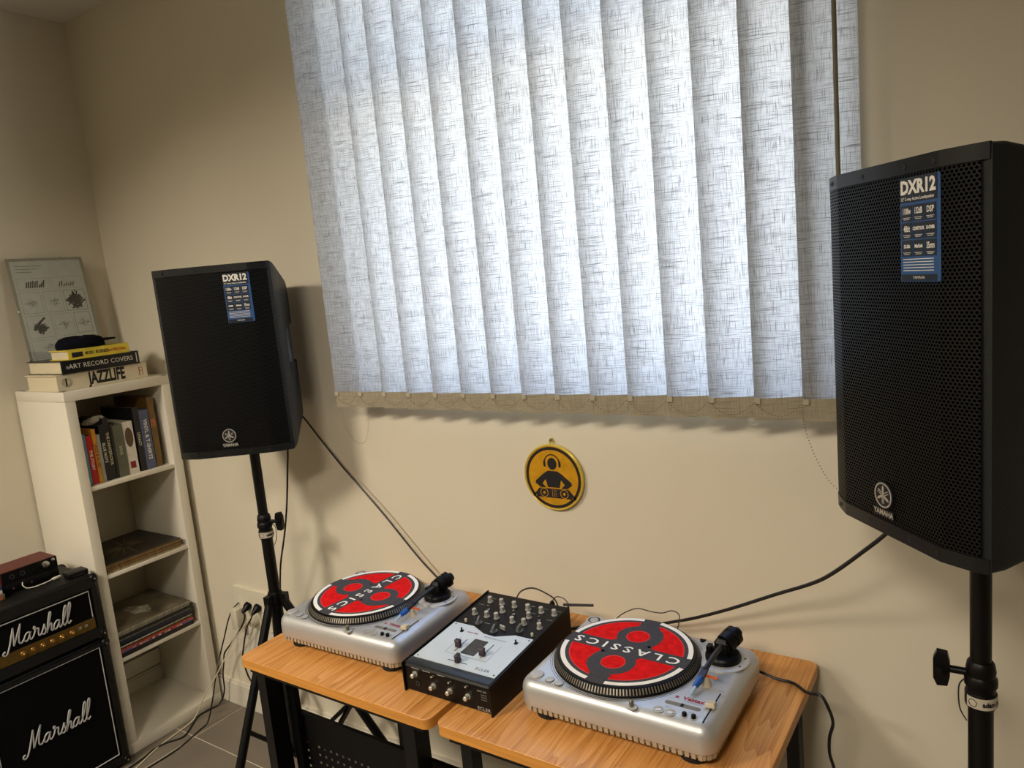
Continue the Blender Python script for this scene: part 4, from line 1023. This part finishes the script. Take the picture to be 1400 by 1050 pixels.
# ---------------------------------------------------------------- stands
def make_stand(pole_top, zc, knob_az, label, legs, hub_z, loc, label_az):
    s = thing('speaker_stand', label, 'speaker stand', loc, 0, 'black tripod speaker stands')
    MB().cyl(.0165, zc-.1, pole_top, 24).build('upper_pole', m_pole, s)
    MB().cyl(.0195, .10, zc-.01, 24).build('lower_pole', m_pole, s)
    MB().lathe([(.0225, zc-.055), (.0245, zc-.050), (.0245, zc-.028), (.0225, zc-.026), (.0225, zc-.018), (.0255, zc-.014), (.0255, zc-.002), (.022, zc+.004), (.0235, zc+.012), (.021, zc+.026), (.018, zc+.030)], 32).build('collar', m_black, s)
    M = Rz(knob_az)
    MB().tube([(.020, 0, zc+.004), (.052, 0, zc+.004)], .0065, 12, M).build('knob_shaft', m_black, s)
    kb_ = MB()
    kb_.prism([(.050, -.013), (.060, -.016), (.068, -.012), (.068, .012), (.060, .016), (.050, .013)], -.006, .006, M @ T(0, 0, zc+.004))
    kb_.prism([(.050, -.030), (.066, -.032), (.072, -.018), (.072, .018), (.066, .032), (.050, .030), (.046, .012), (.046, -.012)], -.0075, .0075, M @ T(0, 0, zc+.004) @ Rx(PI/2))
    kb_.build('clamp_knob', m_black, s)
    MB().tube(smooth_path([(.025, 0, zc-.005), (.034, 0, zc-.02), (.033, 0, zc-.06), (.022, 0, zc-.085)]), .0012, 6, M @ Rz(.3)).build('pin_cord', m_cable, s)
    lb = MB().ring(.0246, .0252, zc-.050, zc-.030, 24, Rz(label_az), -.95, 1.75); lb.build('label_band', mat('label_cream', 'b5ad9c', .5), s)
    tx = MB(); v, f = text_geo('adam hall', .0125, bold=.0006, sx=.82); v = [(math.cos(a := (x+.022)/.0256)*.0256, math.sin(a)*.0256, y+zc-.040) for x, y, _ in v]
    tx.add(v, f, Rz(label_az))
    rg = []
    for k in range(19):
        a = 2*PI*k/18; rg.append((.0065*math.cos(a)-.0130, .0065*math.sin(a)))
    tx.tube([(math.cos(x/.0256)*.0256, math.sin(x/.0256)*.0256, y+zc-.040) for x, y in rg], .0006, 4, Rz(label_az))
    tx.build('lettering', m_blackp, s, smooth=False)
    MB().lathe([(.022, hub_z-.03), (.026, hub_z-.02), (.026, hub_z+.02), (.022, hub_z+.03)], 20).build('upper_hub', m_black, s)
    MB().lathe([(.021, .10), (.025, .11), (.025, .14), (.021, .15)], 20).build('lower_hub', m_black, s)
    for az, rad in legs:
        M = Rz(az); lg = MB(); lg.tube([(.028, 0, hub_z), (rad, 0, .014)], .015, 14, M); lg.build('leg', m_pole, s)
        MB().box(.015, .045, -.012, .012, hub_z-.022, hub_z+.022, M).build('leg_bracket', m_black, s)
        k = .55; x_ = .028+(rad-.028)*k; z_ = hub_z+(.014-hub_z)*k
        MB().tube([(.022, 0, .125), (x_, 0, z_)], .008, 10, M).build('brace', m_pole, s)
        MB().tube([(x_, -.016, z_), (x_, .016, z_)], .006, 10, M).build('bolt', m_black, s)
        MB().sphere((rad+.004, 0, .016), .0155, 12, 6, M).build('rubber_foot', m_rubber, s)
    return s
stL = make_stand(1.30, .980, math.radians(20), 'black tripod speaker stand between the bookshelf and the left desk', [(math.radians(-83), .354), (math.radians(150), .37), (math.radians(22), .42)], .70, (-2.140, 1.538, 0), math.radians(-40))
stR = make_stand(1.30, .985, math.radians(182), 'black tripod speaker stand at the right end of the desks', [(math.radians(42), .40), (math.radians(165), .36), (math.radians(285), .42)], .62, (-.040, 1.410, 0), math.radians(-88))

# ---------------------------------------------------------------- cables
def cable(label, pts, r, m=m_cable, name='cable', cat='cable', group=None, n=5):
    o = MB().tube(smooth_path(pts, n), r, 8).build(name, m); tag(o, label, cat, group); return o
cable('black cable running from the left loudspeaker diagonally down to the turntable', [(-2.150, 1.70, 1.36), (-2.09, 1.715, 1.325), (-2.016, 1.73, 1.229), (-1.922, 1.73, 1.136), (-1.761, 1.725, 0.998), (-1.619, 1.722, 0.862), (-1.544, 1.725, 0.795), (-1.50, 1.72, 0.7605), (-1.44, 1.68, .7600), (-1.34, 1.66, .7600), (-1.262, 1.645, .7600)], .0032)
cable('black mains cable hanging straight down behind the left speaker stand', [(-2.08, 1.64, 1.40), (-2.065, 1.62, 1.24), (-2.082, 1.62, 1.155), (-2.114, 1.62, 1.02), (-2.163, 1.63, 0.902), (-2.222, 1.64, 0.779), (-2.258, 1.65, 0.683), (-2.321, 1.68, 0.541), (-2.33, 1.69, .3), (-2.36, 1.70, .01), (-2.45, 1.70, .006)], .0032)
cable('black cable sagging from the right loudspeaker to the back of the right turntable', [(-.10, 1.52, 1.36), (-.15, 1.50, 1.25), (-0.195, 1.50, 1.194), (-0.233, 1.52, 1.15), (-0.301, 1.55, 1.078), (-0.352, 1.58, 1.033), (-0.441, 1.62, 0.975), (-0.557, 1.66, 0.902), (-0.663, 1.69, 0.843), (-0.763, 1.71, 0.798), (-.836, 1.72, .763), (-.90, 1.71, .7605), (-.98, 1.68, .7605), (-1.03, 1.64, .763), (-1.045, 1.605, .80)], .0042)
cable('black power cable from the right turntable over the desk edge', [(-.54, 1.605, .790), (-0.497, 1.63, 0.772), (-0.45, 1.632, 0.7605), (-0.41, 1.628, 0.7605), (-.375, 1.60, .7625), (-0.342, 1.58, 0.775), (-0.327, 1.58, 0.750), (-0.318, 1.58, 0.716), (-0.326, 1.58, 0.679), (-0.327, 1.58, 0.64), (-0.318, 1.58, 0.604), (-0.306, 1.58, 0.54), (-.30, 1.60, .3), (-.32, 1.62, .006), (-.42, 1.64, .006)], .0036)
cable('thin dark lead looping up behind the right turntable', [(-.93, 1.66, .758), (-0.89, 1.66, 0.79), (-0.863, 1.66, 0.822), (-0.836, 1.66, 0.842), (-0.805, 1.66, 0.856), (-0.769, 1.66, 0.854), (-0.738, 1.66, 0.856), (-0.712, 1.66, 0.867), (-0.693, 1.66, 0.861), (-0.69, 1.65, 0.842), (-0.696, 1.64, 0.817), (-.70, 1.61, .80)], .0014)
cable('short dark wire bulging up behind the mixer', [(-1.16, 1.605, .83), (-1.15, 1.625, .858), (-1.12, 1.64, .868), (-1.08, 1.64, .862), (-1.04, 1.635, .845), (-1.02, 1.62, .80)], .0022)
cable('thin red brown wire between the mixer and the right turntable', [(-.97, 1.52, .785), (-.955, 1.55, .790), (-.93, 1.60, .782), (-.90, 1.62, .762), (-.88, 1.63, .759)], .0012, mat('red_brown_wire', '5a2418', .5))
ph = thing('audio_plug', 'black plug with a wire loop standing up at the mixer back corner', 'plug', (-1.035, 1.607, .835))
MB().lathe([(.006, 0), (.0075, .004), (.0075, .018), (.004, .024)], 12, T(0, 0, 0)).build('body', m_black, ph)
MB().tube(smooth_path([(0, 0, .022), (.012, .004, .036), (.035, .006, .034), (.055, .004, .016)]), .0013, 6).tube([(.030, .010, .014), (.115, .022, .022)], .0038, 8).build('lead', m_cable, ph)
G5 = 'leads running from the wall socket to the floor'
cable('thin black lead from the leftmost outlet down to the floor', [(-2.676, 1.742, .498), (-2.692, 1.72, 0.475), (-2.72, 1.71, 0.425), (-2.749, 1.70, 0.352), (-2.77, 1.68, 0.274), (-2.756, 1.64, 0.21), (-2.745, 1.60, .12), (-2.78, 1.585, .02), (-2.785, 1.55, .0035), (-2.749, 1.421, .0035), (-2.748, 1.298, .0035), (-2.759, 1.157, .0035), (-2.74, 1.0, .0035)], .0028, group=G5)
cable('thick black lead curling along the foot of the bookshelf', [(-2.612, 1.712, .480), (-2.60, 1.71, 0.462), (-2.627, 1.70, 0.41), (-2.71, 1.70, 0.327), (-2.768, 1.70, 0.272), (-2.803, 1.71, 0.211), (-2.831, 1.715, 0.147), (-2.849, 1.72, 0.064), (-2.872, 1.70, 0.008), (-2.882, 1.651, 0.0045), (-2.880, 1.598, 0.0045), (-2.817, 1.512, 0.0045), (-2.805, 1.475, 0.0045), (-2.832, 1.427, 0.0045), (-2.841, 1.376, 0.0045), (-2.825, 1.331, 0.0045), (-2.815, 1.25, 0.0045), (-2.80, 1.15, .0045)], .0034, group=G5)
cable('cream white lead slanting from the wall socket to the floor', [(-2.580, 1.712, .440), (-2.575, 1.70, .452), (-2.600, 1.69, .42), (-2.653, 1.68, 0.367), (-2.683, 1.65, 0.300), (-2.73, 1.625, 0.22), (-2.79, 1.60, 0.135), (-2.85, 1.585, 0.040), (-2.862, 1.55, .008), (-2.84, 1.40, .0035), (-2.79, 1.27, .0035), (-2.73, 1.10, .0035), (-2.70, .95, .0035)], .0026, m_wcable, group=G5)
cable('black lead dropping from the right hand plug behind the desk', [(-2.548, 1.712, .485), (-2.545, 1.70, 0.470), (-2.586, 1.70, 0.418), (-2.626, 1.70, 0.329), (-2.643, 1.70, 0.276), (-2.635, 1.70, 0.229), (-2.616, 1.70, 0.188), (-2.574, 1.70, 0.162), (-2.494, 1.70, 0.144), (-2.35, 1.72, .08), (-2.2, 1.72, .006), (-1.9, 1.70, .006)], .0034, group=G5)
cable('black cable hanging at the far right beside the stand', [(.085, 1.47, 1.36), (.13, 1.52, 1.15), (.095, 1.53, .9), (.070, 1.53, .72), (.055, 1.52, .62), (.05, 1.52, .5), (.06, 1.5, .2), (.08, 1.5, .006), (.12, 1.4, .006)], .004)
# ceiling spot fittings (out of frame)
for i, (x, y) in enumerate(((-2.35, -.75), (-.45, -1.0))):
    o = MB().ring(.50, .53, CZ-.010, CZ, 48, T(x, y, 0)).build('ceiling_light', m_white); tag(o, 'round ceiling light ring near the left wall' if i == 0 else 'round ceiling light ring near the room centre', 'lamp')
